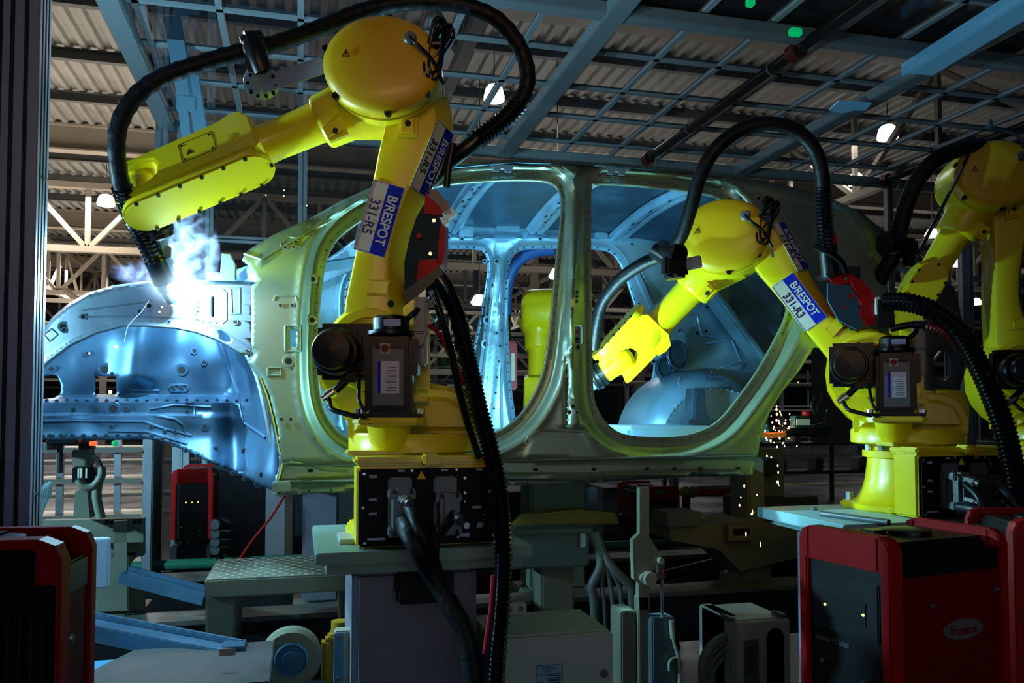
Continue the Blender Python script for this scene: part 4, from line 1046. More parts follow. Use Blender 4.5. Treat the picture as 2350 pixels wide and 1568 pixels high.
m = MB(); m.tube(P([(995,625,2.7),(1025,668,2.6),(1050,725,2.55),(1066,790,2.5),(1082,860,2.46),(1100,940,2.42),(1122,1020,2.38),(1142,1110,2.34),(1152,1200,2.3),(1155,1290,2.28),(1150,1400,2.26),(1140,1500,2.24),(1135,1600,2.24)]), .024, n=14, rib=.0035, ribl=.013); m.build('main_conduit', RIB, r5)
m = MB(); m.tube(P([(985,650,2.72),(1010,720,2.62),(1035,800,2.56),(1050,880,2.5),(1070,960,2.45),(1100,1050,2.4)]), .011, n=10, rib=.0018, ribl=.009); m.build('thin_conduit', RIB, r5)
m = MB(); m.tube(P([(985,745,2.6),(1010,770,2.6),(1030,810,2.58),(1052,850,2.54),(1064,880,2.52)]), .007, n=8); m.build('red_air_line', RED, r5)
def coil(m, pts, r, rc, pitch, n=6):
    Pp = resample(catmull(pts, .02), .006); out = []
    for i, p in enumerate(Pp):
        t = (Pp[min(i+1, len(Pp)-1)] - Pp[max(i-1, 0)]).normalized(); u = t.cross(V((0, 1, 0))).normalized(); w_ = t.cross(u); a = i*.006/pitch*2*PI
        out.append(p + u*(rc*math.cos(a)) + w_*(rc*math.sin(a)))
    m.tube(out, r, n=n, cr=False)
m = MB(); coil(m, P([(990,742,2.6),(1015,775,2.6),(1036,815,2.57),(1056,860,2.54),(1070,900,2.5),(1090,980,2.44)]), .0022, .012, .022); m.build('spiral_wrap', BLK, r5)
m = MB(); m.tube(P([(926,1195,2.30),(938,1225,2.2),(960,1262,2.18),(985,1310,2.2),(1010,1350,2.2),(1040,1400,2.18),(1075,1470,2.16),(1095,1600,2.14)]), .026, n=12); m.tube(P([(930,1152,2.30),(950,1190,2.2),(975,1240,2.18),(1000,1300,2.2),(1025,1370,2.2),(1060,1450,2.18),(1080,1600,2.14)]), .016, n=10); m.tube(P([(1040,1178,2.32),(1030,1200,2.28),(1000,1250,2.22),(1005,1330,2.2),(1040,1420,2.18)]), .012, n=10); m.build('power_cable', HOSE, r5)
# torch
bt = A5['tool']; dt = A5['tooldir']; tipw = oy(383, 660, 3.02)
m = MB(); m.bar(bt, bt + dt*.10 + V((0, 0, 0)), .035, .05, bev=.004); m.cyl(bt, bt + dt*.12, .022, n=16); m.box(bt + dt*.05 - V((.03, .02, .02)), bt + dt*.05 + V((.03, .02, .02)), .004); m.build('torch_mount', GRY, r5)
a = H5[1]; b = H5[0]; d_ = (tipw - b).normalized()
m = MB(); m.cyl(a.lerp(b, .3), b + d_*.03, .036, .038, 20); m.cyl(b + d_*.02, b + d_*.06, .034, .030, 20); m.cyl(b + d_*.06, b + d_*.11, .026, .018, 20); m.build('welding_torch', mat('dark torch body', (.10, .16, .22), .3, .3), r5)
m = MB(); m.cyl(b + d_*.10, tipw + d_*-.015, .014, .009, 16); m.build('torch_nozzle', mat('copper nozzle', (.45, .30, .18), .3, .9), r5)
# cable holder arm on the elbow
m = MB(); q0 = od(742, 150, 2.58); q1 = od(600, 195, 2.6)
m.bar(q0, q1, .006, .055, up=(0, 0, 1)); m.build('holder_arm', mat('pale bracket steel', (.62, .70, .78), .35, .4), r5)
m = MB(); c = od(600, 188, 2.6); m.lathe([(.052, 0), (.055, .003), (.055, .01), (.05, .013)], c, V((.12, -.75, -.65)), 32); ho = m.build('holder_disc', MATS['pale bracket steel'], r5)
for k in range(10):
    a_ = 2*PI*k/10; n_ = V((.12, -.75, -.65)).normalized(); u_ = V((1, 0, 0)); u_ = (u_ - n_*u_.dot(n_)).normalized(); w_ = n_.cross(u_)
    m = MB(); m.cyl(c + n_*.012 + (u_*math.cos(a_) + w_*math.sin(a_))*.042, c + n_*(.016 + .014*(k % 3 == 0)) + (u_*math.cos(a_) + w_*math.sin(a_))*.042, .0055, n=8); m.build('disc_screw', BLK, ho)
m = MB(); m.tube(P([(578,95,2.57),(590,130,2.56),(604,165,2.57)]), .03, n=16); m.cyl(od(556,112,2.6), od(610,105,2.62), .042, n=20, bev=.006); m.box(od(590,150,2.58)-V((.035,.03,.03)), od(590,150,2.58)+V((.035,.03,.03)), .01)
m.cyl(od(562,90,2.58), od(600,88,2.6), .025, n=14); m.build('cable_clamp', BLK, r5)
# wire feeder bracket on the back of the arm (plates, red guards, white blocks)
def feeder(root, D, plate, red1, red2, top, blocks, pcol, screws, red3=None):
    def pr_(Lp, d0, th, name, mt, par=root, bev=.002):
        m = MB(); A = [od(x, y, d0) for x, y in Lp]; B = [p + ray(1175, 871)*th for p in A]; m.loft([A, B]); return m.build(name, mt, par)
    o = pr_(plate, D, .012, 'feeder_plate', mat(pcol[0], pcol[1], .6, .1, spec=.2), bev=0)
    pr_(red1, D - .012, .01, 'red_guard', RED); pr_(red2, D - .012, .01, 'red_guard', RED)
    if red3: pr_(red3, D - .02, .14, 'red_side_wall', RED)
    pr_(top, D - .03, .12, 'feeder_cap', BLK)
    for b_ in blocks: pr_(b_, D - .03, .05, 'cable_block', mat('pale plastic block', (.80, .86, .84), .4))
    for (x, y, r_, mt) in screws: m = MB(); m.lathe([(r_, 0), (r_, .006)], od(x, y, D - .014), -ray(1175, 871), 12); m.build('plate_screw', mt, o)
feeder(r5, 2.66, [(972,470),(1000,475),(1018,492),(1014,560),(1008,612),(960,660),(928,668),(928,600),(940,545),(955,500)],
       [(977,440),(1020,487),(1004,494),(972,490)], [(962,598),(1000,594),(1008,612),(960,646),(955,640)], [(982,436),(1002,436),(1030,468),(1036,490),(1020,492)],
       [[(1014,490),(1036,476),(1048,488),(1028,504)], [(1008,500),(1022,496),(1030,510),(1018,518)]], ('dark teal feeder plate', (.10, .20, .26)), [(962,542,.009,RED),(996,507,.006,CHR),(988,583,.006,CHR)],
       [(1014,500),(1022,510),(1018,600),(1006,616),(1006,560)])
m = MB(); m.loft([P([(925,668,2.62),(1008,612,2.62),(1018,628,2.62),(935,700,2.62)]), P([(925,668,2.74),(1008,612,2.74),(1018,628,2.74),(935,700,2.74)])]); m.build('feeder_base', mat('dark green bracket', (.05, .14, .12), .4, .3), r5)
for (x, y, x2, y2) in ((940,690,985,720),(975,650,1000,700),(930,720,965,740),(955,700,1000,735)):
    m = MB(); m.cyl(od(x, y, 2.66), od(x2, y2, 2.64), .008, n=10); m.cyl(od(x, y, 2.66).lerp(od(x2, y2, 2.64), .4), od(x, y, 2.66).lerp(od(x2, y2, 2.64), .6), .013, n=6); m.build('air_fitting', CHR, r5)
feeder(r3, 3.28, [(1900,650),(1925,640),(1950,652),(1975,700),(1980,748),(1968,758),(1925,735),(1900,690)],
       [(1898,632),(1935,618),(1955,645),(1930,655),(1910,648)], [(1978,700),(2008,690),(2010,748),(1990,748),(1975,725)], [(1895,628),(1930,612),(1975,612),(1975,640),(1940,622),(1905,640)],
       [[(2010,683),(2018,680),(2020,720),(2012,722)]], ('blue grey feeder plate', (.20, .34, .42)), [(1949,680,.009,RED),(1936,705,.007,RED),(1940,640,.006,CHR),(1981,677,.006,CHR)],
       [(1940,625),(1975,638),(2012,684),(1990,700),(1960,660)])
m = MB(); m.loft([P([(2015,688,3.24),(2050,690,3.24),(2055,750,3.24),(2015,755,3.24)]), P([(2015,688,3.36),(2050,690,3.36),(2055,750,3.36),(2015,755,3.36)])]); m.build('hose_socket', BLK, r3)
# right robot hoses
H3 = P([(1362,800,3.75),(1370,740,3.7),(1385,690,3.65),(1425,640,3.55),(1480,603,3.45),(1530,582,3.36),(1562,545,3.28),(1585,480,3.2),(1605,410,3.14),(1640,345,3.1),(1700,298,3.1),(1770,284,3.1),(1832,303,3.12),(1870,345,3.14),(1886,400,3.16),(1890,460,3.2)])
m = MB(); m.tube(H3, .027, n=12, step=.02); m.build('hose_sleeve', HOSE, r3)
m = MB(); m.tube(P([(1889,425,3.18),(1891,480,3.2),(1894,530,3.22),(1898,570,3.25)]), .031, n=12, rib=.003, ribl=.014); m.build('ribbed_conduit', RIB, r3)
m = MB(); m.tube(P([(1898,555,3.25),(1902,600,3.27),(1906,632,3.28)]), .035, n=14); m.tube(P([(1868,565,3.2),(1900,578,3.2),(1930,600,3.22),(1940,625,3.25)]), .012); m.build('hose_coupling', BLK, r3)
m = MB(); m.box(od(1912,548,3.22)-V((.012,.01,.02)), od(1912,548,3.22)+V((.012,.01,.02)), .004); m.build('red_clip', RED, r3)
m = MB(); m.tube(P([(1505,575,3.40),(1540,600,3.35),(1550,640,3.34)]), .038, n=14); m.cyl(od(1520,575,3.4), od(1560,585,3.3), .045, n=18, bev=.006); m.box(od(1548,612,3.33)-V((.05,.03,.045)), od(1548,612,3.33)+V((.05,.03,.045)), .012); m.build('cable_clamp', BLK, r3)
m = MB(); m.bar(od(1560,610,3.33), od(1610,600,3.3), .02, .05, bev=.004); m.build('holder_arm', GRY, r3)
m = MB(); m.tube(P([(2030,692,3.26),(2080,694,3.2),(2140,712,3.14),(2190,750,3.08),(2230,808,3.02),(2265,880,2.96),(2300,970,2.9),(2325,1070,2.86),(2342,1180,2.82),(2350,1300,2.8),(2350,1420,2.8)]), .036, n=14, rib=.003, ribl=.016); m.build('main_conduit', RIB, r3)
m = MB(); m.tube(P([(2045,755,3.24),(2090,746,3.18),(2140,750,3.12),(2185,778,3.08),(2215,815,3.04),(2250,885,2.98),(2275,950,2.94)]), .013, n=10, rib=.0018, ribl=.01); m.build('thin_conduit', RIB, r3)
m = MB(); m.tube(P([(2128,747,3.13),(2160,760,3.1),(2185,780,3.075),(2200,797,3.06)]), .016, n=10, rib=.002, ribl=.014); m.build('red_spiral', mat('dull red spiral', (.4, .06, .08), .4), r3)
for (x, y, d) in ((2195,757,3.05),(2262,858,2.95)): m = MB(); m.box(od(x+18, y, d)-V((.03,.005,.006)), od(x+18, y, d)+V((.03,.005,.006)), .002); m.build('cable_tie', BLK, r3)
for (x, y, x2, y2, r_) in ((2215,1112,2262,1175,.012),(2205,1165,2260,1185,.022),(2290,1120,2330,1165,.02)): m = MB(); m.tube(P([(x, y, 2.9), ((x+x2)/2+6, (y+y2)/2-4, 2.82), (x2, y2, 2.8), (x2+60, y2+40, 2.8)]), r_, n=10); m.build('power_cable', mat('blue black cable', (.04, .09, .14), .4), r3)
m = MB(); m.tube(P([(2045,1118-60,3.1),(2046,1100,3.1)]), .001); 
bt = A3['tool']; dt = A3['tooldir']
m = MB(); m.cyl(bt, bt + dt*.03, .045, n=20); m.bar(bt + dt*.02, bt + dt*.10 + V((-.02, 0, -.01)), .05, .035, bev=.006); m.cyl(bt + dt*.08 + V((0,0,.02)), bt + dt*.22, .02, .014, 14); m.build('torch_mount', mat('pale blue torch bracket', (.55, .72, .82), .35, .3), r3)
# third robot hoses
m = MB(); m.tube(P([(2330,352,3.75),(2250,338,3.7),(2195,345,3.66),(2145,370,3.62),(2105,415,3.6),(2080,470,3.6),(2062,535,3.6),(2045,595,3.62),(2020,640,3.65),(2003,680,3.68)]), .036, n=12); m.build('hose_sleeve', HOSE, r1)
m = MB(); m.cyl(od(2025,560,3.58), od(2070,560,3.6), .055, n=20, bev=.01); m.box(od(2080,575,3.6)-V((.06,.04,.04)), od(2080,575,3.6)+V((.04,.04,.05)), .015); m.box(od(2085,597,3.6)-V((.02,.02,.03)), od(2085,597,3.6)+V((.02,.02,.03)), .006); m.build('cable_clamp', BLK, r1)
m = MB(); m.cyl(od(2105,588,3.58), od(2180,440,3.55), .008, n=8); m.bar(od(2175,450,3.55), od(2222,358,3.55), .03, .008); m.build('holder_rod', BLK, r1)
m = MB(); m.tube(P([(2350,340,3.5),(2335,312,3.5),(2300,300,3.52),(2278,295,3.52),(2272,275,3.52)]), .007); m.build('head_cable', mat('blue grey cable', (.15, .28, .36), .4), r1)
# far robots: hose and red feeder
rb = B1['root']
m = MB(); m.tube(P([(1275,570,5.2),(1220,580,5.25),(1180,610,5.3),(1163,660,5.35),(1160,720,5.4)]), .04, n=10); m.build('hose_sleeve', mat('blue hose sleeve', (.10, .32, .60), .45), rb)
m = MB(); m.tube(P([(1160,700,5.4),(1160,790,5.4)]), .036, n=10, rib=.004, ribl=.03); m.build('ribbed_conduit', RIB, rb)
p = od(1165, 840, 5.4); m = MB(); m.box(p - V((.055, .05, .16)), p + V((.055, .05, .16)), .012); fo = m.build('red_feeder_box', mat('pink red feeder', (.72, .20, .26), .4), rb)
m = MB(); m.box(p - V((-.01, .056, .10)), p + V((.035, -.05, .08)), .004); m.build('white_label', WHT, fo)
m = MB(); coil(m, P([(1170,900,5.4),(1160,930,5.4),(1148,975,5.4)]), .008, .02, .03); m.build('red_coil', RED, rb)
m = MB(); m.tube(P([(745,560,5.2),(775,555,5.2),(795,580,5.2),(798,620,5.2)]), .03, n=10); m.build('hose_sleeve', HOSE, B2['root'])
# ------------------------------------------------------------------ pedestals
def floor_thing(name, loc, label, cat, group=None): return thing(name, (loc[0], loc[1], 0), label, cat, group)
PED = mat('pedestal lilac grey paint', (.50, .50, .56), .5, bump=.05, bscale=60)
x0 = oz(722, 1250, 1.207).x; x1 = x0 + .60; y0 = 2.36; y1 = 2.95
t = floor_thing('robot_pedestal', ((x0+x1)/2, 2.65, 0), 'grey column with a wide plate, tinted for green light, carrying the big robot', 'pedestal')
m = MB(); m.box((x0, y0, 1.172), (x1+.02, y1, 1.207), .004); m.box((x0+.03, y0+.03, 1.14), (x1, y1, 1.172), .003); m.build('top_plate', mat('plate paint green light tint', (.50, .60, .55), .4, .2), t)  # green light on the plate is put into its colour
m = MB(); xa = oy(808, 1400, 2.45).x; xb = oy(1096, 1400, 2.45).x; m.box((xa, 2.45, 0), (xb, 2.85, 1.14), .02); m.build('column', PED, t)
m = MB(); m.box((oy(905, 1290, 2.44).x, 2.40, oy(905, 1384, 2.44).z), (oy(1038, 1290, 2.44).x, 2.46, 1.135), .012); m.build('cable_port', mat('port black', (.012, .012, .015), .7), t)
m = MB(); m.box((x0+.07, 2.5, 1.207), (x0+.16, 2.66, 1.222), .003); m.build('shim_plate', mat('pale shim', (.7, .72, .68), .5), t)
x0 = oz(1815, 1180, 1.207).x; x1 = x0 + .62
t = floor_thing('robot_pedestal', (2.37, 2.84, 0), 'pale cyan plate and column carrying the right robot, behind the red welder', 'pedestal')
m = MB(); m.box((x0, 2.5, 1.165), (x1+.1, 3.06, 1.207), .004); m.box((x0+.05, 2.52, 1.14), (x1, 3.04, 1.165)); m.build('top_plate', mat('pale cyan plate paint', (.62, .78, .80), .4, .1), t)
m = MB(); m.box((x0+.12, 2.6, 0), (x0+.5, 2.98, 1.14), .02); m.build('column', PED, t)
m = MB(); m.cyl(oz(1868, 1172, 1.207), oz(1868, 1172, 1.207) + V((0,0,.012)), .012, n=12); m.cyl(oz(1885, 1180, 1.215), oz(2040, 1200, 1.215), .012, n=10); m.build('plate_rod', GRY, t)
for J, lab in (((3.3, 3.05), 'grey column under the third robot at the right edge'), (tuple(B1['root'].location[:2]), 'grey column under the robot seen through the front door opening'), (tuple(B2['root'].location[:2]), 'lilac grey column under the far robot behind the windscreen pillar')):
    t = floor_thing('robot_pedestal', (J[0], J[1], 0), lab, 'pedestal'); zt = 1.207 if J[0] == 3.3 else 1.2
    m = MB(); m.box((J[0]-.3, J[1]-.3, zt-.04), (J[0]+.3, J[1]+.3, zt), .004); m.build('top_plate', PED, t)
    m = MB(); m.box((J[0]-.2, J[1]-.2, 0), (J[0]+.2, J[1]+.2, zt-.04), .02); m.build('column', PED, t)
# long conduit standing beside the pedestal column, and the pink air tube
m = MB(); m.tube(P([(1158,1268,2.3),(1150,1350,2.3),(1146,1450,2.3),(1140,1568,2.3),(1138,1640,2.3)]), .022, n=12); m.tube(P([(1133,1375,2.28),(1135,1470,2.28),(1128,1600,2.28)]), .008, n=8, rib=.001, ribl=.01); tag(m.build('standing_conduit', HOSE), 'thick black conduit hanging beside the robot column', 'conduit')
m = MB(); m.tube(P([(1132,1320,2.27),(1128,1385,2.27),(1122,1430,2.27),(1112,1500,2.27)]), .007, n=8); tag(m.build('air_tube', mat('pink red tube', (.75, .16, .26), .35)), 'pink red air tube running down beside the black conduit', 'tube')
# ------------------------------------------------------------------ red welding power sources
def welder(A, ex, ey, wx, wy, zt, zb, label, leds, logo, detail=True, col=REDD, rot_front='x'):
    """A near top corner; ex along the front panel (width wx), ey along the side (length wy)"""
    A = V(A); ex = V(ex).normalized(); ey = V(ey).normalized(); Z = V((0, 0, 1))
    c = A + ex*wx/2 + ey*wy/2; t = thing('welding_power_source', (c.x, c.y, zb), label, 'welder')
    def M_(): 
        M = MX((ex, ey, Z)).transposed().to_4x4(); M.translation = V((A.x, A.y, 0)); return M
    h = zt - zb
    m = MB(M_()); m.box((.006, .03, zb), (wx-.006, wy-.02, zt-.055), .012); m.build('side_housing', col, t)
    for y_, d_, nm in ((0, .045, 'front_frame'), (wy-.03, .03, 'rear_frame')):
        m = MB(M_()); r_ = .035
        outp = [(0, zb), (0, zt-r_), (r_*.3, zt-r_*.3), (r_, zt), (wx-r_, zt), (wx-r_*.3, zt-r_*.3), (wx, zt-r_), (wx, zb)]
        inn = [(wx-.028, zb), (wx-.028, zt-.085), (.028, zt-.085), (.028, zb)]
        m.prism(outp[:4] + [(r_, zt-.085), (.028, zt-.085), (.028, zb)], (0, y_, 0), (1, 0, 0), (0, 0, 1), (0, d_, 0), .007)
        m.prism([(r_, zt), (wx-r_, zt), (wx-r_, zt-.085), (r_, zt-.085)], (0, y_, 0), (1, 0, 0), (0, 0, 1), (0, d_, 0), .004)
        m.prism(outp[4:] + [(wx-.028, zb), (wx-.028, zt-.085), (wx-r_, zt-.085)], (0, y_, 0), (1, 0, 0), (0, 0, 1), (0, d_, 0), .007)
        m.build(nm, RED, t)
    m = MB(M_()); m.box((.03, .05, zt-.06), (wx-.03, wy-.04, zt-.018), .01); m.box((wx*.5-.03, .08, zt-.02), (wx*.5+.03, .14, zt-.002), .008); m.lathe([(.06, zt-.02), (.06, zt-.008), (.05, zt-.006)], (wx/2, wy*.55, 0), n=24); m.box((.004, .046, zt-.10), (wx-.004, wy-.032, zt-.045), .004); m.build('top_cover', BLK, t)
    m = MB(M_()); m.box((.028, .012, zb), (wx-.028, .03, zt-.085), .003); fr_ = m.build('front_panel', mat('black welder front', (.015, .016, .02), .4), t)
    m = MB(M_()); m.box((.04, .006, zt-.26), (wx-.04, .014, zt-.115), .004); dp = m.build('display_panel', mat('dark slate display', (.075, .10, .125), .4), t)
    if detail:
        m = MB(M_()); m.box((.075, .003, zt-.225), (wx-.075, .008, zt-.165), .004); m.build('display_bezel', mat('slate bezel', (.05, .07, .09), .4), dp)
        if detail != 'mini':
            m = MB(M_()); m.text('Robacta TC 2000', (.045, .0115, zt-.29), (1, 0, 0), (0, 0, 1), .011, 0, 1.0, align='LEFT', bold=.02); m.build('front_lettering', mat('grey lettering', (.45, .45, .5), .5), fr_)
        for k, (fx, fz) in enumerate(((.25, .34), (.7, .36), (.4, .43))):
            m = MB(M_()); m.cyl((wx*fx, .013, zt-fz), (wx*fx, .004, zt-fz), .006, n=12); m.build('front_screw', CHR, fr_)
    for k, (fx, col_) in enumerate(leds):
        m = MB(M_()); m.lathe([(.0035, 0), (.003, .0022), (0, .003)], (wx*fx, .003 if detail else .005, zt-.195), (0, -1, 0), 10); m.build('indicator_led', mat('led %s' % col_, (.8, .9, .1), .5, emit={'yellow': (1, .9, .05), 'green': (.6, 1, .1), 'orange': (1, .5, .05)}[col_], es=5), dp)
    if logo is not None:   # oval badge on the side facing the camera
        face_x, fy, fz, s = logo
        nrm = V((-1 if face_x == 0 else 1, 0, 0)); ayy = V((0, 1, 0)) if face_x else V((0, -1, 0))
        X_ = .0045 if face_x == 0 else wx - .0045
        m = MB(M_()); m.lathe([(.07*s, 0), (.068*s, .002)], (X_, wy*fy, zt-fz), nrm, 36, sx=1, sy=.36, up=ayy); bo = m.build('oval_badge', mat('grey oval badge', (.42, .36, .38), .45), t)
        m = MB(M_()); m.text('fronius', (X_ + nrm.x*.0028, wy*fy, zt-fz-.011*s), ayy, (0, .0, 1), .022*s, 0, 1.05, bold=.02); m.build('badge_lettering', mat('badge red', (.5, .04, .06), .45), bo)
        for (sy_, sz_) in ((fy-.25, .17), (fy+.30, .15), (.9, .40)):
            m = MB(M_()); m.lathe([(.0075, 0), (.006, .004), (0, .0055)], (X_, wy*sy_, zt-sz_), nrm, 12); m.build('side_screw', CHR, t)
    m = MB(M_()); m.box((.02, .03, zb-.03), (wx-.02, wy-.03, zb+.001), .005); m.build('foot_plate', BLK, t)
    # cabinet or stand below down to the floor
    return t
A = oz(2040, 1238, 1.3); Bc = oz(1832, 1202, 1.3); Cc = oz(2322, 1216, 1.3)
exv = (A - Bc); exv.z = 0; wx = exv.length; eyv = V((-exv.y, exv.x, 0)); wy = (Cc - A).length
O = V((Bc.x, Bc.y, 0))
welder(O, exv, eyv, wx, wy, 1.3, .72, 'large red welding power source in the right foreground with an oval badge on its side', [(.30, 'green'), (.72, 'green')], (1, .60, .235, 1.0))
m = MB(); m.box((O.x+.0, O.y-.22, 0), (O.x+.40, O.y+.1, .69), .01); tag(m.build('welder_stand', mat('dark stand paint', (.04, .04, .05), .6)), 'dark stand under the large red power source at right', 'stand')
# second one cut off at the right edge
A2 = oz(2325, 1192, 1.30) ; welder(A2 + V((.0, 0, 0)), (1, -.35, 0), (.35, 1, 0), .30, .30, 1.30, .76, 'dark red power source cut by the right edge, behind the large red one', [], None, detail=False)
m = MB(); m.box((A2.x+.05, A2.y-.08, 0), (A2.x+.35, A2.y+.22, .73), .01); tag(m.build('welder_stand', MATS['dark stand paint']), 'dark stand of the power source at the right edge', 'stand')
# left foreground: seen from its rear corner
A = oz(142, 1238, 1.40); D_ = oz(216, 1207, 1.40); eyv = (D_ - A); eyv.z = 0; wy = eyv.length + .02; exv = V((eyv.y, -eyv.x, 0)).normalized(); 
t = welder(A - exv*.30, exv, eyv, .30, wy, 1.40, .92, 'red power source in the left foreground with a faint oval badge', [], (1, .62, .30, .5), detail=False)
q_ = MB(MX((exv, eyv.normalized(), V((0,0,1)))).transposed().to_4x4()); q_.M.translation = A - exv*.30 + V((0, 0, -A.z)); q_.box((.006, -.004, .93), (.262, .004, 1.385), .003); q_.box((.262, -.003, .93), (.293, .02, 1.33), .003); q_.build('rear_plate', mat('black rear plate', (.012, .012, .016), .6, spec=.2), t)
m = MB(); O_ = A - exv*.29
for k in range(16): m.bar(O_ + exv*(.02 + .0165*k) - eyv.normalized()*.004 + V((0, 0, -.40)), O_ + exv*(.02 + .0165*k) - eyv.normalized()*.004 + V((0, 0, -.12)), .004, .006, up=eyv.normalized())
m.box((0,0,0),(0,0,0)) if False else None
m.build('cooling_grille', mat('black grille', (.02, .02, .024), .5), t)
m = MB(); cc = A - exv*.15 + eyv*.5; m.box((cc.x-.16, cc.y-.08, 0), (cc.x+.12, cc.y+.08, .89), .01); tag(m.build('welder_stand', MATS['dark stand paint']), 'dark stand under the red power source at left', 'stand')
# far ones: beneath the apron and behind the clamp arm
p = oy(393, 1078, 5.2); q = oy(490, 1078, 5.2); welder((p.x, p.y, 0), (1, 0, 0), (0, 1, 0), q.x - p.x, .5, p.z, oy(393, 1240, 5.2).z, 'red framed power source with three lit dots, under the front of the car', [(.36, 'yellow'), (.5, 'orange'), (.64, 'yellow')], None, detail='mini')
m = MB(); m.box((p.x+.0, 5.2, 0), (q.x, 5.7, oy(393, 1240, 5.2).z - .03), .01); tag(m.build('welder_stand', MATS['dark stand paint']), 'black cabinet under the power source with three lit dots', 'stand')
p = oy(1478, 1118, 5.3); q = oy(1560, 1118, 5.3); welder((p.x, p.y, 0), (1, 0, 0), (0, 1, 0), q.x - p.x, .5, p.z, oy(1478, 1190, 5.3).z, 'small red power source behind the clamp arm under the rear door', [], None, detail=False)
m = MB(); m.box((p.x, 5.3, 0), (q.x, 5.8, oy(1478, 1190, 5.3).z - .03), .01); tag(m.build('welder_stand', MATS['dark stand paint']), 'black cabinet under the small red power source', 'stand')
m = MB(); c_ = oy(1518, 1130, 5.295); m.lathe([(.05, 0), (.048, .003)], c_, (0, -1, 0), 24, sy=.4); tag(m.build('oval_badge', MATS['grey oval badge']), 'small oval badge on the red power source behind the clamp arm', 'badge')
# ------------------------------------------------------------------ conveyor under the car
DK = mat('dark oily beam', (.10, .10, .10), .45, .3, var=.3, vscale=3)
def beam_thing(y0, y1, z0, z1, x0, x1, label, mt, cap=True, name='conveyor_beam'):
    t = floor_thing(name, ((x0+x1)/2, (y0+y1)/2, 0), label, 'conveyor')
    m = MB(); m.box((x0, y0, z0), (x1, y1, z1), .006); m.build('web', mt, t)
    if cap: m = MB(); m.box((x0, y0-.03, z1), (x1, y1+.03, z1+.02), .003); m.build('top_flange', mat('worn flange steel', (.45, .45, .42), .4, .5, var=.2, vscale=4), t)
    for k in range(4): x = x0 + (x1-x0)*(k+.5)/4; m = MB(); m.box((x-.06, y0+.01, 0), (x+.06, y1-.01, z0), .01); m.build('support_leg', mt, t)
    return t
beam_thing(3.60, 3.72, .52, .74, -1.6, 5.0, 'long dark conveyor beam running below the car, nearer of the two', DK)
beam_thing(4.50, 4.62, .56, .74, -1.6, 5.0, 'long conveyor beam further under the car, parallel to the nearer one', DK)
m = MB(); m.box((-1.6, 3.9, .60), (5.0, 4.3, .64)); tag(m.build('conveyor_deck', mat('conveyor deck steel', (.22, .23, .23), .5, .4, var=.2)), 'flat dark deck between the two conveyor beams', 'conveyor')
m = MB(); m.cyl((-1.5, 5.0, .74), (4.8, 5.0, .74), .03, n=14); tag(m.build('green_pipe', mat('green grey pipe', (.14, .42, .32), .35)), 'green pipe running low behind the conveyor', 'pipe')
for k, (y_, z_) in enumerate(((5.15, .70), (5.22, .66), (5.3, .62))):
    m = MB(); m.cyl((-1.5, y_, z_), (4.8, y_, z_), .02, n=10); tag(m.build('steel_pipe', CHR), 'thin bright pipe of the bundle behind the green pipe', 'pipe', 'thin bright pipes behind the conveyor')
# car supports
for (px, w_, lab) in ((1268, .28, 'grey support post under the middle of the car'), (1010, .2, 'cream support post under the front door sill'), (735, .16, 'lilac support post left of the robot pedestal'), (1715, .1, 'dark support post below the rear wheel arch')):
    X = oy(px, 1200, 3.95).x; t = floor_thing('car_support', (X, 3.95, 0), lab, 'support'); zt = zf - .005
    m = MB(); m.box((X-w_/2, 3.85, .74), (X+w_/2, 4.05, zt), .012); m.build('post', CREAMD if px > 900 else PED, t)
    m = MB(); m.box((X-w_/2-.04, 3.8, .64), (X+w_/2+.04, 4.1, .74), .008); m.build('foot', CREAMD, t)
# control box under the car, with latch
p = oy(1172, 1222, 3.35); q = oy(1353, 1300, 3.35)
t = floor_thing('junction_box', ((p.x+q.x)/2, 3.45, 0), 'grey junction box with a latch hanging below the middle of the car', 'box')
m = MB(); m.box((p.x, 3.35, q.z), (q.x, 3.58, p.z), .008); m.box((p.x-.01, 3.34, p.z-.012), (q.x+.01, 3.59, p.z+.006), .004); m.build('box_body', mat('grey green box', (.30, .36, .36), .5), t)
pl_ = oy(1336, 1240, 3.345); m = MB(); m.box(pl_ - V((.012, .01, .03)), pl_ + V((.012, .002, .03)), .003); m.build('box_latch', CHR, t)
xm = (p.x+q.x)/2; m = MB(); m.box((xm-.02, 3.42, 0), (xm+.13, 3.55, q.z), .01); m.build('box_leg', CREAMD, t)
m = MB(); m.prism([(0,0),(.5,0),(.48,.05),(.3,.07),(.06,.05)], oy(1175, 1212, 3.5), (1,0,0), (0,0,1), (0,.1,0), .01); tag(m.build('yellow_clamp_base', mat('dull yellow casting', (.45, .40, .10), .5, var=.2)), 'dull yellow clamp base on top of the grey junction box', 'clamp')
# bundle of grey hoses
hb = floor_thing('hose_bundle', (1.45, 3.45, 0), 'thick grey hoses spreading down beside the junction box', 'hose')
for k, (x2, y2) in enumerate(((1362,1370),(1385,1372),(1405,1372),(1425,1370),(1450,1366))):
    m = MB(); m.tube(P([(1355+k*3,1225,3.6),(1372+k*2,1262,3.55),(1378+k*6,1300,3.5),(x2-4,1345,3.5),(x2,y2,3.5),(x2+4,1440,3.5)]), .02 if k in (0, 4) else .010, n=10); m.build('hose', mat('grey hose', (.34, .37, .36), .5), hb)
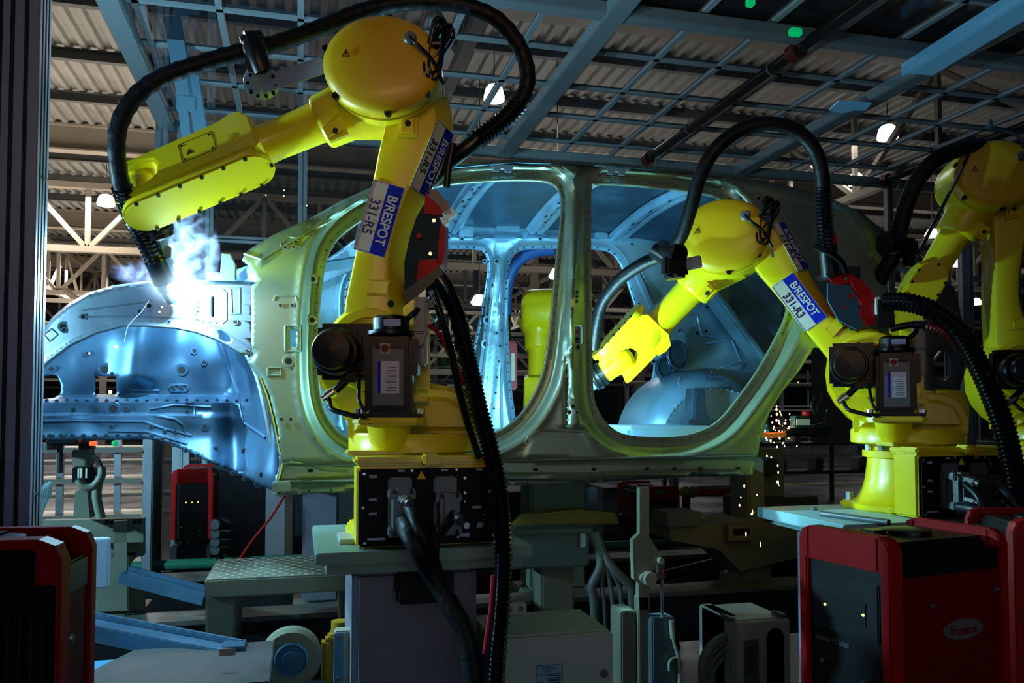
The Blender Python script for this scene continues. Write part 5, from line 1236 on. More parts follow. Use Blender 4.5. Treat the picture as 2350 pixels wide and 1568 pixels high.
# clamp lever with its cylinder and the red tag "4"
t = floor_thing('clamp_arm', (1.75, 3.15, 0), 'tall cream clamp arm with a red tag 4, in front of the car sill', 'clamp')
Yc = 3.02
def pp(x, y, Y=Yc): p = oy(x, y, Y); return p
m = MB(); L_ = [(1468,1120),(1490,1120),(1490,1232),(1525,1288),(1525,1300),(1508,1300),(1490,1320),(1490,1400),(1466,1400),(1466,1340),(1455,1330),(1452,1240),(1468,1225)]
A_ = [pp(x, y) for x, y in L_]; m.loft([A_, [a + V((0, .03, 0)) for a in A_]]); m.build('lever_plate', mat('cream lever paint', (.52, .56, .48), .45), t)
m = MB(); c_ = pp(1481, 1328, Yc-.02); m.cyl(c_, c_ + V((0, .08, 0)), .017, n=14); c_ = pp(1494, 1330, Yc-.03); m.cyl(c_, c_+V((0,.08,0)), .028, n=20, bev=.004); c_ = pp(1519, 1288, Yc-.02); m.cyl(c_, c_+V((0,.08,0)), .012, n=12); m.build('pivot_pin', CREAM, t)
m = MB(); m.box(pp(1509, 1298, Yc-.01), pp(1527, 1330, Yc-.01) + V((0, .03, 0)), .004); m.build('rod_clevis', GRY, t)
m = MB(); m.cyl(pp(1519, 1330, Yc+.0), pp(1519, 1420, Yc+.0), .007, n=12); m.build('piston_rod', CHR, t)
m = MB(); c_ = pp(1520, 1311, Yc-.014); m.lathe([(.011, 0), (.0105, .001)], c_, (0, -1, 0), 20); tg = m.build('number_tag', RED, t)
m = MB(); m.text('4', c_ + V((0, -.0018, -.006)), (1, 0, 0), (0, 0, 1), .012, 0, 1); m.build('tag_number', WHT, tg)
m = MB(); a = pp(1492, 1418, Yc-.02); b = pp(1547, 1640, Yc-.02); m.box((a.x, Yc-.04, 0), (b.x, Yc+.05, a.z), .006); m.build('cylinder_body', mat('blue grey cylinder', (.36, .46, .50), .4, .3), t)
m = MB(); a = pp(1466, 1400); b = pp(1492, 1640); m.box((a.x, Yc, 0), (b.x, Yc+.05, a.z+.05), .004); a = pp(1430, 1406); b = pp(1466, 1600); m.box((a.x, Yc+.02, 0), (b.x+.0, Yc+.14, a.z), .006); m.build('base_column', CREAMD, t)
m = MB(); m.tube([pp(1540,1425,Yc-.06), pp(1541,1450,Yc-.06), pp(1548,1480,Yc-.06), pp(1556,1510,Yc-.06), pp(1560,1568,Yc-.06), pp(1560,1620,Yc-.06)], .006); m.tube([pp(1536,1540,Yc-.06), pp(1536,1520,Yc-.06), pp(1550,1510,Yc-.06), pp(1565,1525,Yc-.06), pp(1558,1568,Yc-.06), pp(1556,1620,Yc-.06)], .005); m.cyl(pp(1540,1425,Yc-.06), pp(1544,1465,Yc-.06), .010, n=10); m.build('air_hose', mat('cream air hose', (.66, .68, .62), .5), t)
# ------------------------------------------------------------------ electrical cabinets in the foreground
def cabinet(px0, px1, pyf, pyb, Y, dep, label, px_l=None):
    p = oy(px0, pyf, Y); q = oy(px1, pyf, Y); t = floor_thing('electrical_cabinet', ((p.x+q.x)/2, Y+dep/2, 0), label, 'cabinet'); zt = (p.z + q.z)/2
    m = MB(); m.box((p.x, Y+.02, .45), (q.x, Y+dep, zt), .006); m.build('cabinet_body', CAB, t)
    m = MB(); m.box((p.x, Y-.004, .45), (q.x, Y+.018, zt-.003), .005); dr = m.build('cabinet_door', CAB, t)
    m = MB(); m.box((p.x+.03, Y+.05, 0), (q.x-.03, Y+dep-.03, .45)); m.build('plinth', MATS['dark stand paint'], t)
    return t, p.x, q.x, zt, dr
t, xa, xb, zt, dr = cabinet(1128, 1406, 1458, 1432, 2.42, .30, 'wide pale grey electrical cabinet with a printed plate and round lock, bottom centre')
m = MB(); xl_ = xa + (xb-xa)*.38; m.prism([(-.04,0),(.04,0),(.04,.035),(.032,.043),(-.032,.043),(-.04,.035)], (xl_, 2.42+.28, zt-.004), (1,0,0), (0,0,1), (0,.006,0), .002)
m.build('lifting_lug', CAB, t)
for dx in (-.02, .02): m = MB(); m.cyl((xl_+dx, 2.70, zt+.018), (xl_+dx, 2.685, zt+.018), .008, n=10); m.build('lug_bolt', GRY, t)
m = MB(); c_ = oy(1385, 1545, 2.416); m.cyl(c_, c_ - V((0, .008, 0)), .013, n=20); m.build('door_lock', CHR, dr)
p = oy(1230, 1529, 2.4165); q = oy(1290, 1590, 2.4165); m = MB(); m.box((p.x, 2.4155, q.z), (q.x, 2.4165, p.z)); pl_ = m.build('printed_plate', mat('blue white plate', (.52, .68, .80), .45), dr)
m = MB(); w_ = q.x - p.x
m.text('COOLER FLR', (p.x + w_/2, 2.4148, p.z-.011), (1,0,0), (0,0,1), .006, 0, .9, ext=0); m.text('JC08-011', (p.x + w_/2, 2.4148, p.z-.020), (1,0,0), (0,0,1), .006, 0, .9, ext=0)
for (a0, b0, a1, b1) in ((0, 0, 1, .0), (0, 1, 1, 1), (0, .34, 1, .34), (0, 0, 0, 1), (1, 0, 1, 1), (.42, .34, .42, 1), (.42, .56, 1, .56), (.42, .78, 1, .78)):
    m.bar((p.x + w_*a0, 2.4148, p.z - .078*b0), (p.x + w_*a1, 2.4148, p.z - .078*b1), .0014, .0012, up=(0, 1, 0))
m.text('ABD', (p.x + w_*.2, 2.4148, p.z-.052), (1,0,0), (0,0,1), .006, 0, .9, ext=0)
for k in range(6): m.box((p.x + w_*.5, 2.4144, p.z-.0335-.0075*k), (p.x + w_*.93, 2.4148, p.z-.0305-.0075*k))
m.build('plate_print', mat('dark print', (.06, .12, .2), .5), pl_)
t, xa, xb, zt, dr = cabinet(1690, 1812, 1424, 1398, 2.62, .26, 'narrow pale cabinet with an oval black window, bottom right')
m = MB(); p = oy(1632, 1406, 2.90); m.box((p.x, 2.70, .5), (xa, 2.90, zt), .005); m.build('side_extension', CAB, t)
m = MB(); p = oy(1759, 1443, 2.6155); q = oy(1802, 1700, 2.6155); r_ = (q.x-p.x)/2; pts = [(p.x, .55), (q.x, .55)] + [(p.x + r_ + r_*math.cos(a), p.z - r_ + r_*math.sin(a)) for a in [PI*k/12 for k in range(13)]]
m.prism(pts, (0, 2.6155, 0), (1,0,0), (0,0,1), (0, .004, 0)); m.build('oval_window', mat('smoked window', (.015, .02, .025), .15), dr)
m = MB(); p = oy(1707, 1470, 2.6155); q = oy(1742, 1568, 2.6155); m.box((p.x, 2.6135, q.z-.05), (q.x, 2.6155, p.z), .0005); pl_ = m.build('rating_strip', mat('grey rating strip', (.32, .42, .45), .4), dr)
m = MB()
for k in range(7): m.box((p.x+.012, 2.613, p.z-.02-.016*k), (q.x-.012, 2.6135, p.z-.024-.016*k)); 
for k in range(5): m.box((p.x+.012+.005*k, 2.6128, p.z-.018-.1), (p.x+.013+.005*k, 2.6134, p.z-.018))
m.build('strip_print', MATS['dark print'], pl_)
for (x, y) in ((1672, 1412), (1790, 1408)):
    m = MB(); c_ = oy(x, y, 2.66); c_.z = zt; m.box(c_ - V((.02, .03, 0)), c_ + V((.012, .03, .012)), .004); m.cyl(c_ + V((-.01, -.03, .01)), c_ + V((-.01, .03, .012)), .005, n=8); m.build('toggle_latch', GRY, t)
cb = floor_thing('cable_bundle', (1.95, 2.8, 0), 'grey cables looping down the left side of the narrow cabinet', 'cable')
for k in range(4): m = MB(); m.tube(P([(1668,1458+k*14,2.95),(1640+k*5,1475+k*14,2.92),(1616+k*8,1510+k*8,2.9),(1612+k*8,1560,2.9),(1618+k*8,1640,2.9)]), .016 if k == 0 else .008, n=8); m.build('cable', mat('grey green cable', (.40, .46, .42), .5), cb)
# ------------------------------------------------------------------ left: step, channels, slab, wheel
p = oy(469, 1345, 3.12); q = oy(806, 1345, 3.12); TR = mat('tread plate steel', (.50, .52, .46), .36, .4, var=.12, vscale=4)
t = floor_thing('step_platform', ((p.x+q.x)/2, 3.35, 0), 'low step of diamond tread plate left of the robot column', 'step'); zt = p.z + .02
m = MB(); m.box((p.x, 3.12, zt-.065), (q.x+.1, 3.55, zt), .006); m.build('tread_top', TR, t)
m = MB()
for i in range(26):
    for j in range(12):
        a_ = R(45 if (i+j) % 2 else -45); c_ = V((p.x + .02 + i*.0235, 3.14 + j*.034, zt+.0005)); d_ = V((math.cos(a_), math.sin(a_), 0))*.010
        m.loft([[c_-d_, c_-d_*.2+V((d_.y, -d_.x, 0))*.28, c_+d_, c_-d_*.2-V((d_.y, -d_.x, 0))*.28], [c_-d_*.6+V((0,0,.0016)), c_+V((d_.y, -d_.x, 0))*.14+V((0,0,.0016)), c_+d_*.6+V((0,0,.0016)), c_-V((d_.y, -d_.x, 0))*.14+V((0,0,.0016))]])
o = m.build('tread_pattern', mat('bright tread studs', (.75, .74, .66), .25, .5), t); o['kind'] = 'stuff'
for (x, w_) in ((p.x+.0, .14), (q.x-.03, .14)): m = MB(); m.box((x, 3.16, 0), (x+w_*.75, 3.5, zt-.065), .008); m.build('step_leg', CREAMD, t)
CH = mat('blue galvanised channel', (.30, .44, .54), .35, .6, var=.15, vscale=5)
def channel(a, b, w_, h_, label):
    t = MB(); a = V(a); b = V(b); x = (b-a).normalized(); y = V((0,0,1)).cross(x).normalized(); z = x.cross(y)
    t.bar(a, b, w_, .006, up=(0,0,1)); t.bar(a + y*w_/2 - z*h_/2, b + y*w_/2 - z*h_/2, .006, h_); t.bar(a - y*w_/2 - z*h_/2, b - y*w_/2 - z*h_/2, .006, h_)
    t.bar(a + y*w_*.2 + z*.01, b + y*w_*.2 + z*.01, .02, .02, bev=.004)
    return tag(t.build('steel_channel', CH), label, 'channel')
channel(od(150, 1412, 2.75), od(548, 1488, 2.60), .10, .05, 'long blue steel channel sloping onto the grey slab, lower left')
channel(od(290, 1312, 3.3), od(480, 1362, 3.25), .08, .04, 'short blue steel channel sloping behind the tread step')
p = oz(300, 1568, .86); 
SL = mat('dusty grey slab', (.20, .21, .21), .6, var=.2, vscale=5)
a = oz(630, 1470, .86); b = oz(440, 1475, .86)
t = floor_thing('machine_slab', (a.x-.3, a.y-.2, 0), 'grey topped machine base with a blue edge, bottom left', 'machine base')
fx = a.x; m = MB(); m.prism([(-.75,-.42),(.0,-.42),(0,0),(-.42,0),(-.5,-.2),(-.75,-.3)], (fx, a.y, .84), (1,0,0), (0,1,0), (0,0,.02), .003); m.build('slab_top', SL, t)
m = MB(); m.box((fx-.72, a.y-.41, 0), (fx-.01, a.y-.02, .84), .005); m.build('slab_side', mat('cyan blue side', (.24, .52, .66), .45), t)
m = MB(); p = od(548, 1488, 2.58); m.box(p - V((.05,.03,.02)), p + V((.02,.06,.012)), .003); m.build('channel_bracket', CH, t)
p = oy(522, 1497, 2.52); m = MB(); m.box(p - V((.022, .001, .01)), p + V((.022, .001, .01))); m.build('bar_code_sticker', mat('sticker', (.75, .66, .62), .5), t)
# wheel
c_ = oy(668, 1508, 2.9); t = thing('drive_wheel', c_ - V((0,0,.1)), 'cream tyred drive wheel with a steel hub, below the tread step', 'wheel')
m = MB(); m.lathe([(.055, -.03), (.088, -.03), (.10, -.018), (.10, .018), (.088, .03), (.055, .03)], c_, (0,1,0), 36); m.build('tyre', mat('cream tyre', (.48, .48, .38), .6), t)
m = MB(); m.lathe([(.056, -.034), (.05, -.038), (.045, -.03), (.03, -.03), (.028, -.045), (.012, -.046), (0, -.046)], c_, (0,1,0), 30); m.build('hub', mat('blue steel hub', (.30, .48, .58), .3, .6), t)
m = MB(); m.box(c_ + V((.10,-.01,-.10)), c_ + V((.19,.06,.05)), .012); m.box(c_ + V((.12,-.03,.04)), c_ + V((.20,.05,.07)), .008); m.cyl(c_ + V((.16,0,.06)), c_+V((.16,0,.11)), .03, n=16); m.box(c_ + V((.17,-.04,-.02)), c_ + V((.27,.0,.035)), .008)
tag(m.build('yellow_bracket', mat('yellow casting', (.62, .48, .06), .4)), 'yellow cast bracket beside the cream drive wheel', 'bracket')
p = oy(768, 1450, 2.55); q = oy(812, 1450, 2.55); t = floor_thing('bolted_plate', ((p.x+q.x)/2, 2.55, 0), 'pale blue upright plate with two bolts, left of the robot column', 'plate')
m = MB(); m.box((p.x, 2.55, 0), (q.x, 2.6, p.z), .004); m.build('plate_body', CREAM, t); m = MB(); m.box((p.x-.001, 2.545, 0), (p.x+.026, 2.552, p.z-.005), .002); m.build('blue_edge', MATS['cyan blue side'], t)
for y_ in (1462, 1556): m = MB(); c_ = oy(779, y_, 2.545); m.cyl(c_, c_ - V((0,.008,0)), .008, n=6); m.build('plate_bolt', GRY, t)
# machine frame plate at left with pneumatic slide on top
Yf = 3.75
L_ = [(98,1195),(330,1190),(330,1275),(312,1280),(298,1295),(292,1312),(292,1340),(300,1350),(330,1352),(330,1400),(215,1405),(98,1410)]
t = floor_thing('fixture_frame', (oy(215,1300,Yf).x, Yf, 0), 'cream fixture frame plate with an arch cut, behind the left red welder', 'fixture'); A_ = [oy(x, y, Yf) for x, y in L_]
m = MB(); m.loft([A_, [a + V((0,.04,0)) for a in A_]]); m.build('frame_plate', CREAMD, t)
m = MB(); m.bar(oy(277,1195,Yf-.03), oy(277,1400,Yf-.03), .05, .02, up=(0,1,0)); m.bar(oy(215,1232,Yf-.03), oy(330,1230,Yf-.03), .05, .02, up=(0,1,0)); m.build('stiffener_rib', CREAMD, t)
for k, (x, y) in enumerate(((236,1199),(246,1199),(257,1199),(298,1198),(309,1198),(320,1198),(256,1272),(298,1272),(308,1271),(318,1271))): m = MB(); c_ = oy(x, y, Yf-.002); m.lathe([(.009, 0), (.009, .003)], c_, (0,-1,0), 10); m.build('frame_bolt', HOLE if k % 3 else GRY, t)
m = MB(); a = oy(98,1410,Yf); b = oy(330,1400,Yf); m.box((a.x, Yf+.01, 0), (a.x+.15, Yf+.2, a.z)); m.box((b.x-.12, Yf+.01, 0), (b.x, Yf+.2, b.z)); m.build('frame_leg', CREAMD, t)
p = oy(217, 1237, 3.2); q = oy(247, 1350, 3.2); m = MB(); m.box((p.x-.1, 3.2, q.z), (q.x, 3.24, p.z), .004); o = m.build('cover_box', mat('pale lilac box', (.62, .68, .78), .5)); tag(o, 'pale lilac flat box on the fixture frame, just right of the left red welder', 'box')
t = thing('pneumatic_slide', oy(195, 1190, 3.7), 'pneumatic slide unit with sensors and grey hose on top of the fixture frame', 'actuator')
Yp = 3.65
m = MB(); a = oy(168,1190,Yp); A_ = [oy(x,y,Yp) for x,y in ((168,1190),(172,1130),(182,1125),(184,1100),(198,1100),(200,1130),(206,1190))]; m.loft([A_, [q_ + V((0,.1,0)) for q_ in A_]]); m.build('stand_column', CREAMD, t)
m = MB(); m.box(oy(165,1032,Yp-.03), oy(206,1072,Yp-.03)+V((0,.08,0)), .004); m.build('slide_block', mat('tan block', (.46, .44, .38), .5), t)
m = MB(); m.box(oy(165,1072,Yp-.01), oy(215,1108,Yp-.01)+V((0,.06,0)), .004); m.box(oy(180,1008,Yp), oy(212,1034,Yp)+V((0,.06,0)), .004); m.build('slide_body', BLK, t)
for (x, c2) in ((180, 'pale'), (186, 'pale'), (198, 'pale')): m = MB(); m.box(oy(x-2,1075,Yp-.025), oy(x+2,1098,Yp-.025)+V((0,.01,0)), .001); m.build('sensor_strip', WHT, t)
m = MB(); m.tube([oy(180,1100,Yp-.05), oy(190,1115,Yp-.05), oy(212,1118,Yp-.05), oy(232,1095,Yp-.05), oy(234,1075,Yp-.03)], .016, n=10); m.tube([oy(228,1090,Yp), oy(222,1140,Yp), oy(232,1190,Yp)], .018, n=10); m.build('grey_hose', CREAMD, t)
for k in range(3): m = MB(); m.tube([oy(212,1040+k*6,Yp-.04), oy(230+k*2,1060+k*5,Yp-.06), oy(236,1085+k*3,Yp-.04), oy(214,1090,Yp-.02)], .004, n=6); m.build('sensor_wire', BLK, t)
m = MB(); p = oy(214,1018,Yp-.02); m.box(p-V((.014,.01,.009)), p+V((.014,.01,.009)), .003); m.build('red_signal', mat('red signal glow', (.8,.1,.05), .5, emit=(1,.12,.04), es=1.5), t)
m = MB(); p = oy(263,1018,4.2); m.ball(p, .014, 10, 6); tag(m.build('green_signal', MATS['green indicator glow']), 'small green signal light under the car apron at left', 'light')
t = thing('hanging_gripper', oy(135, 1000, 3.55), 'black gripper with a hanging pin below the left end of the car', 'gripper')
m = MB(); m.box(oy(104,1008,3.55), oy(178,1022,3.55)+V((0,.08,0)), .006); m.cyl(oy(120,1016,3.6), oy(120,1032,3.6), .04, n=16); m.build('gripper_body', BLK, t)
m = MB(); m.cyl(oy(138,1022,3.58), oy(138,1086,3.58), .010, n=10); m.build('gripper_pin', BLK, t)
t = thing('cable_coil', oy(95, 1180, 2.6), 'pale looped cables hanging behind the lit door post', 'cable')
for k in range(4): m = MB(); m.tube(P([(82+k*3,1190,2.6),(92+k*4,1150,2.6),(100+k*5,1120-k*4,2.6),(114,1112+k*8,2.62),(112,1140,2.62),(95,1165+k*3,2.6)]), .006, n=6); m.build('cable', mat('pale green cable', (.50, .62, .62), .5), t)
m = MB(); m.box(oy(79,1035,2.4), oy(90,1120,2.4)+V((0,.04,0)), .004); tag(m.build('control_box', BLK), 'narrow dark box mounted behind the lit door post', 'box')
# behind: panels and columns under the apron
def slab_px(name, x0, y0, x1, y1, Y, dep, mt, label, cat, to_floor=False):
    p = oy(x0, y0, Y); q = oy(x1, y1, Y); m = MB(); m.box((p.x, Y, 0 if to_floor else q.z), (q.x, Y+dep, p.z), .006); return tag(m.build(name, mt), label, cat)
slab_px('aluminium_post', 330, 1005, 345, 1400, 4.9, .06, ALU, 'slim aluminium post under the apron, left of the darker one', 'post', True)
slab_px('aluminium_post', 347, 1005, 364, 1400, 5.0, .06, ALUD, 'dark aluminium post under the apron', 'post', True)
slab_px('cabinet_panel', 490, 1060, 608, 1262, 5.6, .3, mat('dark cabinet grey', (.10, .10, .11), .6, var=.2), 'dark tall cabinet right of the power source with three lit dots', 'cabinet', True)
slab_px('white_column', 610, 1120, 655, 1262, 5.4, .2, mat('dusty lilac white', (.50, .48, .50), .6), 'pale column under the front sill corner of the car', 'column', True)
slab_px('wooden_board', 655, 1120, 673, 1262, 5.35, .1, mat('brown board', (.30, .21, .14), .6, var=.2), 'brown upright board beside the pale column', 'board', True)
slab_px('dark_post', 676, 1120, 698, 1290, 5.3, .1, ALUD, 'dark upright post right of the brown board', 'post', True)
slab_px('grey_cabinet', 702, 1125, 815, 1290, 5.5, .3, mat('dim grey cabinet', (.22, .22, .21), .6, var=.15), 'dim grey cabinet behind the robot pedestal plate', 'cabinet', True)
m = MB(); m.tube(P([(655,1135,3.9),(620,1190,3.9),(580,1240,3.9),(538,1302,3.8)]), .006, n=6); tag(m.build('red_cable', RED), 'thin red cable slanting down from the front sill corner', 'cable')
m = MB(); m.tube(P([(1160,1130,4.4),(1185,1140,4.4),(1200,1148,4.4)]), .008, n=6); m.tube(P([(1162,1140,4.4),(1170,1180,4.4),(1182,1208,4.4)]), .006, n=6); tag(m.build('red_cable', RED), 'red cables hanging behind the big robot connector box', 'cable')
t = thing('valve_stand', oy(505, 1290, 4.9), 'dark pipe stand with valves right of the power source with three lit dots', 'valve')
m = MB(); m.cyl(oy(505,1190,4.9), oy(505,1330,4.9), .02, n=10); m.cyl(oy(500,1195,4.9), oy(520,1195,4.9), .03, n=12); m.build('stand_pipe', BLK, t)
for y_ in (1205, 1225, 1245, 1262): m = MB(); m.cyl(oy(493,y_,4.85), oy(518,y_,4.95), .035, n=12, bev=.006); m.build('valve_body', mat('dark valve', (.10,.12,.12), .3, .4), t)
slab_px('grey_column', 1235, 1120, 1320, 1225, 4.8, .3, mat('green grey column', (.30, .34, .31), .55), 'grey green column behind the junction box', 'column', True)
slab_px('dark_cabinet', 1165, 1130, 1225, 1205, 5.2, .3, MATS['dark cabinet grey'], 'dark rounded cabinet right of the big robot connector box', 'cabinet', True)
slab_px('aluminium_post', 1352, 1120, 1372, 1330, 5.6, .08, ALU, 'aluminium post under the car between junction box and clamp arm', 'post', True)
slab_px('stone_column', 1385, 1120, 1430, 1232, 6.2, .4, mat('lilac grey column', (.34, .32, .34), .6), 'lilac grey column beyond the car, left of the clamp arm', 'column', True)
t = thing('red_air_pipe', oy(1650, 1132, 5.6), 'red pipe with yellow valves under the rear door sill', 'pipe')
m = MB(); m.cyl(oy(1590,1131,5.6), oy(1700,1131,5.6), .03, n=12); m.build('pipe_body', RED, t)
m = MB(); m.cyl(oy(1595,1121,5.6), oy(1700,1119,5.6), .02, n=12); m.build('glass_pipe', mat('pale pipe', (.55,.52,.5), .3), t)
for x in (1572, 1588): m = MB(); m.ball(oy(x, 1129, 5.55), .045, 12, 8); m.build('yellow_valve', mat('yellow valve', (.6,.5,.08), .4), t)
m = MB(); m.cyl(oy(1575,1140,5.55), oy(1575,1175,5.55), .03, n=10); m.build('filter_bowl', BLK, t)
# right rear fixture
t = floor_thing('rear_fixture', (oy(1760,1250,3.9).x, 3.9, 0), 'cream steel fixture arm below the rear wheel arch, showered by sparks', 'fixture')
CR = mat('olive cream fixture', (.40, .40, .32), .5, var=.12, vscale=4)
A_ = [oy(x,y,3.75) for x,y in ((1535,1210),(1660,1205),(1700,1190),(1840,1215),(1900,1225),(1905,1262),(1700,1312),(1650,1262),(1540,1240))]; m = MB(); m.loft([A_, [q_ + V((0,.25,0)) for q_ in A_]]); m.build('fixture_beam', CR, t)
m = MB(); m.box(oy(1530,1178,3.7), oy(1612,1208,3.7)+V((0,.2,0)), .006); m.build('cross_block', mat('grey green block', (.30,.34,.33), .5), t)
m = MB(); m.box(oy(1672,1206,3.70), oy(1730,1242,3.70)+V((0,.06,0)), .005); m.build('locating_block', CR, t)
m = MB(); m.box(oy(1684,1214,3.695), oy(1722,1228,3.695)+V((0,.01,0)), .002); m.build('block_window', HOLE, t)
A_ = [oy(x,y,4.1) for x,y in ((1735,1030),(1800,1030),(1800,1150),(1850,1165),(1850,1200),(1700,1200),(1700,1150),(1730,1110))]; m = MB(); m.loft([A_, [q_ + V((0,.1,0)) for q_ in A_]]); m.build('upright_plate', CREAMD, t)
m = MB(); m.box(oy(1700,1145,4.0), oy(1880,1200,4.0)+V((0,.2,0)), .006); m.build('mount_block', mat('dim olive block', (.20,.20,.18), .6), t)
m = MB(); m.lathe([(.05, -.02), (.055, 0), (.05, .04)], oy(1765,1072,3.95), (0,1,0), 24); m.build('round_bearing', BLK, t)
m = MB(); a = oy(1700,1300,3.8); m.box((a.x, 3.8, 0), (a.x+.18, 3.95, a.z+.05), .01); m.build('fixture_leg', CREAMD, t)
for (x0,y0,x1,y1) in ((1530,1315,1745,1262),(1530,1345,1700,1290)): m = MB(); m.bar(oy(x0,y0,4.2), oy(x1,y1,3.9), .04, .03); m.build('slanted_bar', DK, t)
# spot welding gun at the rear arch
t = thing('welding_gun', oy(1840, 985, 3.55), 'small welding gun with red button beside the sparks, left of the right robot', 'welding gun')
m = MB(); m.tube([oy(1895,985,3.5), oy(1860,990,3.5), oy(1830,990,3.5), oy(1800,996,3.5)], lambda t_: .035 - .015*t_, n=14); m.build('gun_body', BLK, t)
m = MB(); m.tube([oy(1806,996,3.5), oy(1775,999,3.5), oy(1745,997,3.5)], .013, n=10); m.build('gun_nozzle', mat('copper with added orange glow', (.75,.42,.18), .3, .7, emit=(1,.35,.05), es=.15), t)  # orange light on the nozzle is added as weak emission
m = MB(); m.box(oy(1826,955,3.45), oy(1862,982,3.45)+V((0,.05,0)), .004); gu = m.build('control_unit', mat('dark green unit', (.06,.25,.16), .4), t)
m = MB(); m.box(oy(1828,962,3.447), oy(1860,976,3.447)+V((0,.004,0)), .001); m.build('unit_label', WHT, gu)
m = MB(); m.cyl(oy(1851,955,3.47), oy(1851,944,3.47), .022, n=16, bev=.003); m.build('red_button', RED, gu)
m = MB(); m.tube([oy(1870,910,3.4), oy(1862,930,3.4), oy(1872,952,3.4), oy(1892,962,3.42), oy(1900,940,3.4)], .006, n=8); m.tube([oy(1888,905,3.4), oy(1875,940,3.4), oy(1885,958,3.4)], .004, n=8); m.build('gun_cable', BLK, t)
# next car body further right, dim
nb = thing('unpainted_car', oy(2080, 1000, 4.2), 'dim grey rear part of the next car body, behind the third robot forearm', 'car body')
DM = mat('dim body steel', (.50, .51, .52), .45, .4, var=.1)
NB = [(1900,455),(1980,490),(2040,540),(2100,575),(2190,660),(2215,760),(2212,860),(2190,930),(2100,980),(1990,960),(1960,800),(1930,560)]
NH = [smooth_poly([(2010,640),(2040,618),(2085,628),(2095,660),(2080,700),(2020,700)], 10), smooth_poly([(2146,812),(2178,810),(2180,868),(2148,868)], 8)]
vs, fs = sheet(dens(NB, 12), NH, lambda x, y: 4.3 + .25*sm(2120, 2215, x) + .12*sm(640, 470, y), 12)
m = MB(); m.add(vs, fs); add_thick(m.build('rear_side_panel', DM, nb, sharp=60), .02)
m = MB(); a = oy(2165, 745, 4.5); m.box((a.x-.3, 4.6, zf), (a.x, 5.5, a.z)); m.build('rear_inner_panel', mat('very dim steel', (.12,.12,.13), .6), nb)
# ------------------------------------------------------------------ weld light, smoke and sparks
t = thing('weld_arc', ARC_P := oy(394, 656, 3.0), 'blinding blue white welding arc at the torch tip on the fender rail', 'arc')
m = MB(); m.ball(ARC_P, .02, 16, 10); m.build('arc_core', mat('arc core glow', (1,1,1), .5, emit=(.8,.95,1), es=60), t)
def vol(name, c, size, label, cat, dens_, col, scale, nth, falloff, kind=None, strength=1.0, rise=False):
    m = MB(); m.ball(c, 1, 20, 12, sc=size); o = m.build(name, None, smooth=False, origin=c); o.data.materials.clear()
    mt = bpy.data.materials.new(name + ' volume'); mt.use_nodes = True; nt = mt.node_tree; nt.nodes.clear(); L = nt.links
    out = nt.nodes.new('ShaderNodeOutputMaterial'); pv = nt.nodes.new('ShaderNodeVolumePrincipled'); L.new(pv.outputs[0], out.inputs['Volume'])
    tc = nt.nodes.new('ShaderNodeTexCoord'); mp = nt.nodes.new('ShaderNodeVectorMath'); mp.operation = 'DIVIDE'; mp.inputs[1].default_value = size
    L.new(tc.outputs['Object'], mp.inputs[0]); ln = nt.nodes.new('ShaderNodeVectorMath'); ln.operation = 'LENGTH'; L.new(mp.outputs[0], ln.inputs[0])
    fo = nt.nodes.new('ShaderNodeMapRange'); fo.inputs[1].default_value = 1; fo.inputs[2].default_value = 0; fo.inputs[3].default_value = 0; fo.inputs[4].default_value = 1; L.new(ln.outputs['Value'], fo.inputs[0])
    pw_ = nt.nodes.new('ShaderNodeMath'); pw_.operation = 'POWER'; pw_.inputs[1].default_value = falloff; L.new(fo.outputs[0], pw_.inputs[0])
    val = pw_.outputs[0]
    if nth:
        ns = nt.nodes.new('ShaderNodeTexNoise'); ns.inputs['Scale'].default_value = scale; ns.inputs['Detail'].default_value = 5; ns.inputs['Distortion'].default_value = 1.2; L.new(tc.outputs['Object'], ns.inputs['Vector'])
        mr = nt.nodes.new('ShaderNodeMapRange'); mr.inputs[1].default_value = nth; mr.inputs[2].default_value = nth + .22; L.new(ns.outputs['Fac'], mr.inputs[0])
        mu = nt.nodes.new('ShaderNodeMath'); mu.operation = 'MULTIPLY'; L.new(val, mu.inputs[0]); L.new(mr.outputs[0], mu.inputs[1]); val = mu.outputs[0]
    d = nt.nodes.new('ShaderNodeMath'); d.operation = 'MULTIPLY'; d.inputs[1].default_value = dens_; L.new(val, d.inputs[0]); L.new(d.outputs[0], pv.inputs['Density'])
    e = nt.nodes.new('ShaderNodeMath'); e.operation = 'MULTIPLY'; e.inputs[1].default_value = strength; L.new(val, e.inputs[0]); L.new(e.outputs[0], pv.inputs['Emission Strength'])  # emission stands in for arc light caught by the smoke
    pv.inputs['Emission Color'].default_value = (*col, 1); pv.inputs['Color'].default_value = (.7, .85, 1, 1); pv.inputs['Anisotropy'].default_value = .2
    o.data.materials.append(mt); tag(o, label, cat, None, kind); return o
vol('weld_smoke', oy(415, 585, 3.08), (.135, .10, .19), 'bluish white smoke curling up from the welding arc', 'smoke', 2.5, (.30, .58, 1), 14, .47, .7, 'stuff', 95)
vol('weld_smoke', oy(318, 626, 3.08), (.10, .06, .045), 'thin blue smoke drifting left of the torch', 'smoke', 1, (.30, .48, 1), 19, .45, .8, 'stuff', 65)
vol('arc_halo', oy(404, 652, 3.0), (.15, .10, .10), 'bright halo added right around the welding arc', 'smoke', .1, (.5, .8, 1), 5, 0, 3.0, 'stuff', 90)  # emitting volume imitates the bloom around the arc
SPK = mat('spark glow', (1, .6, .3), .5, emit=(1, .42, .12), es=14)
rn = random.Random(11)
m = MB()
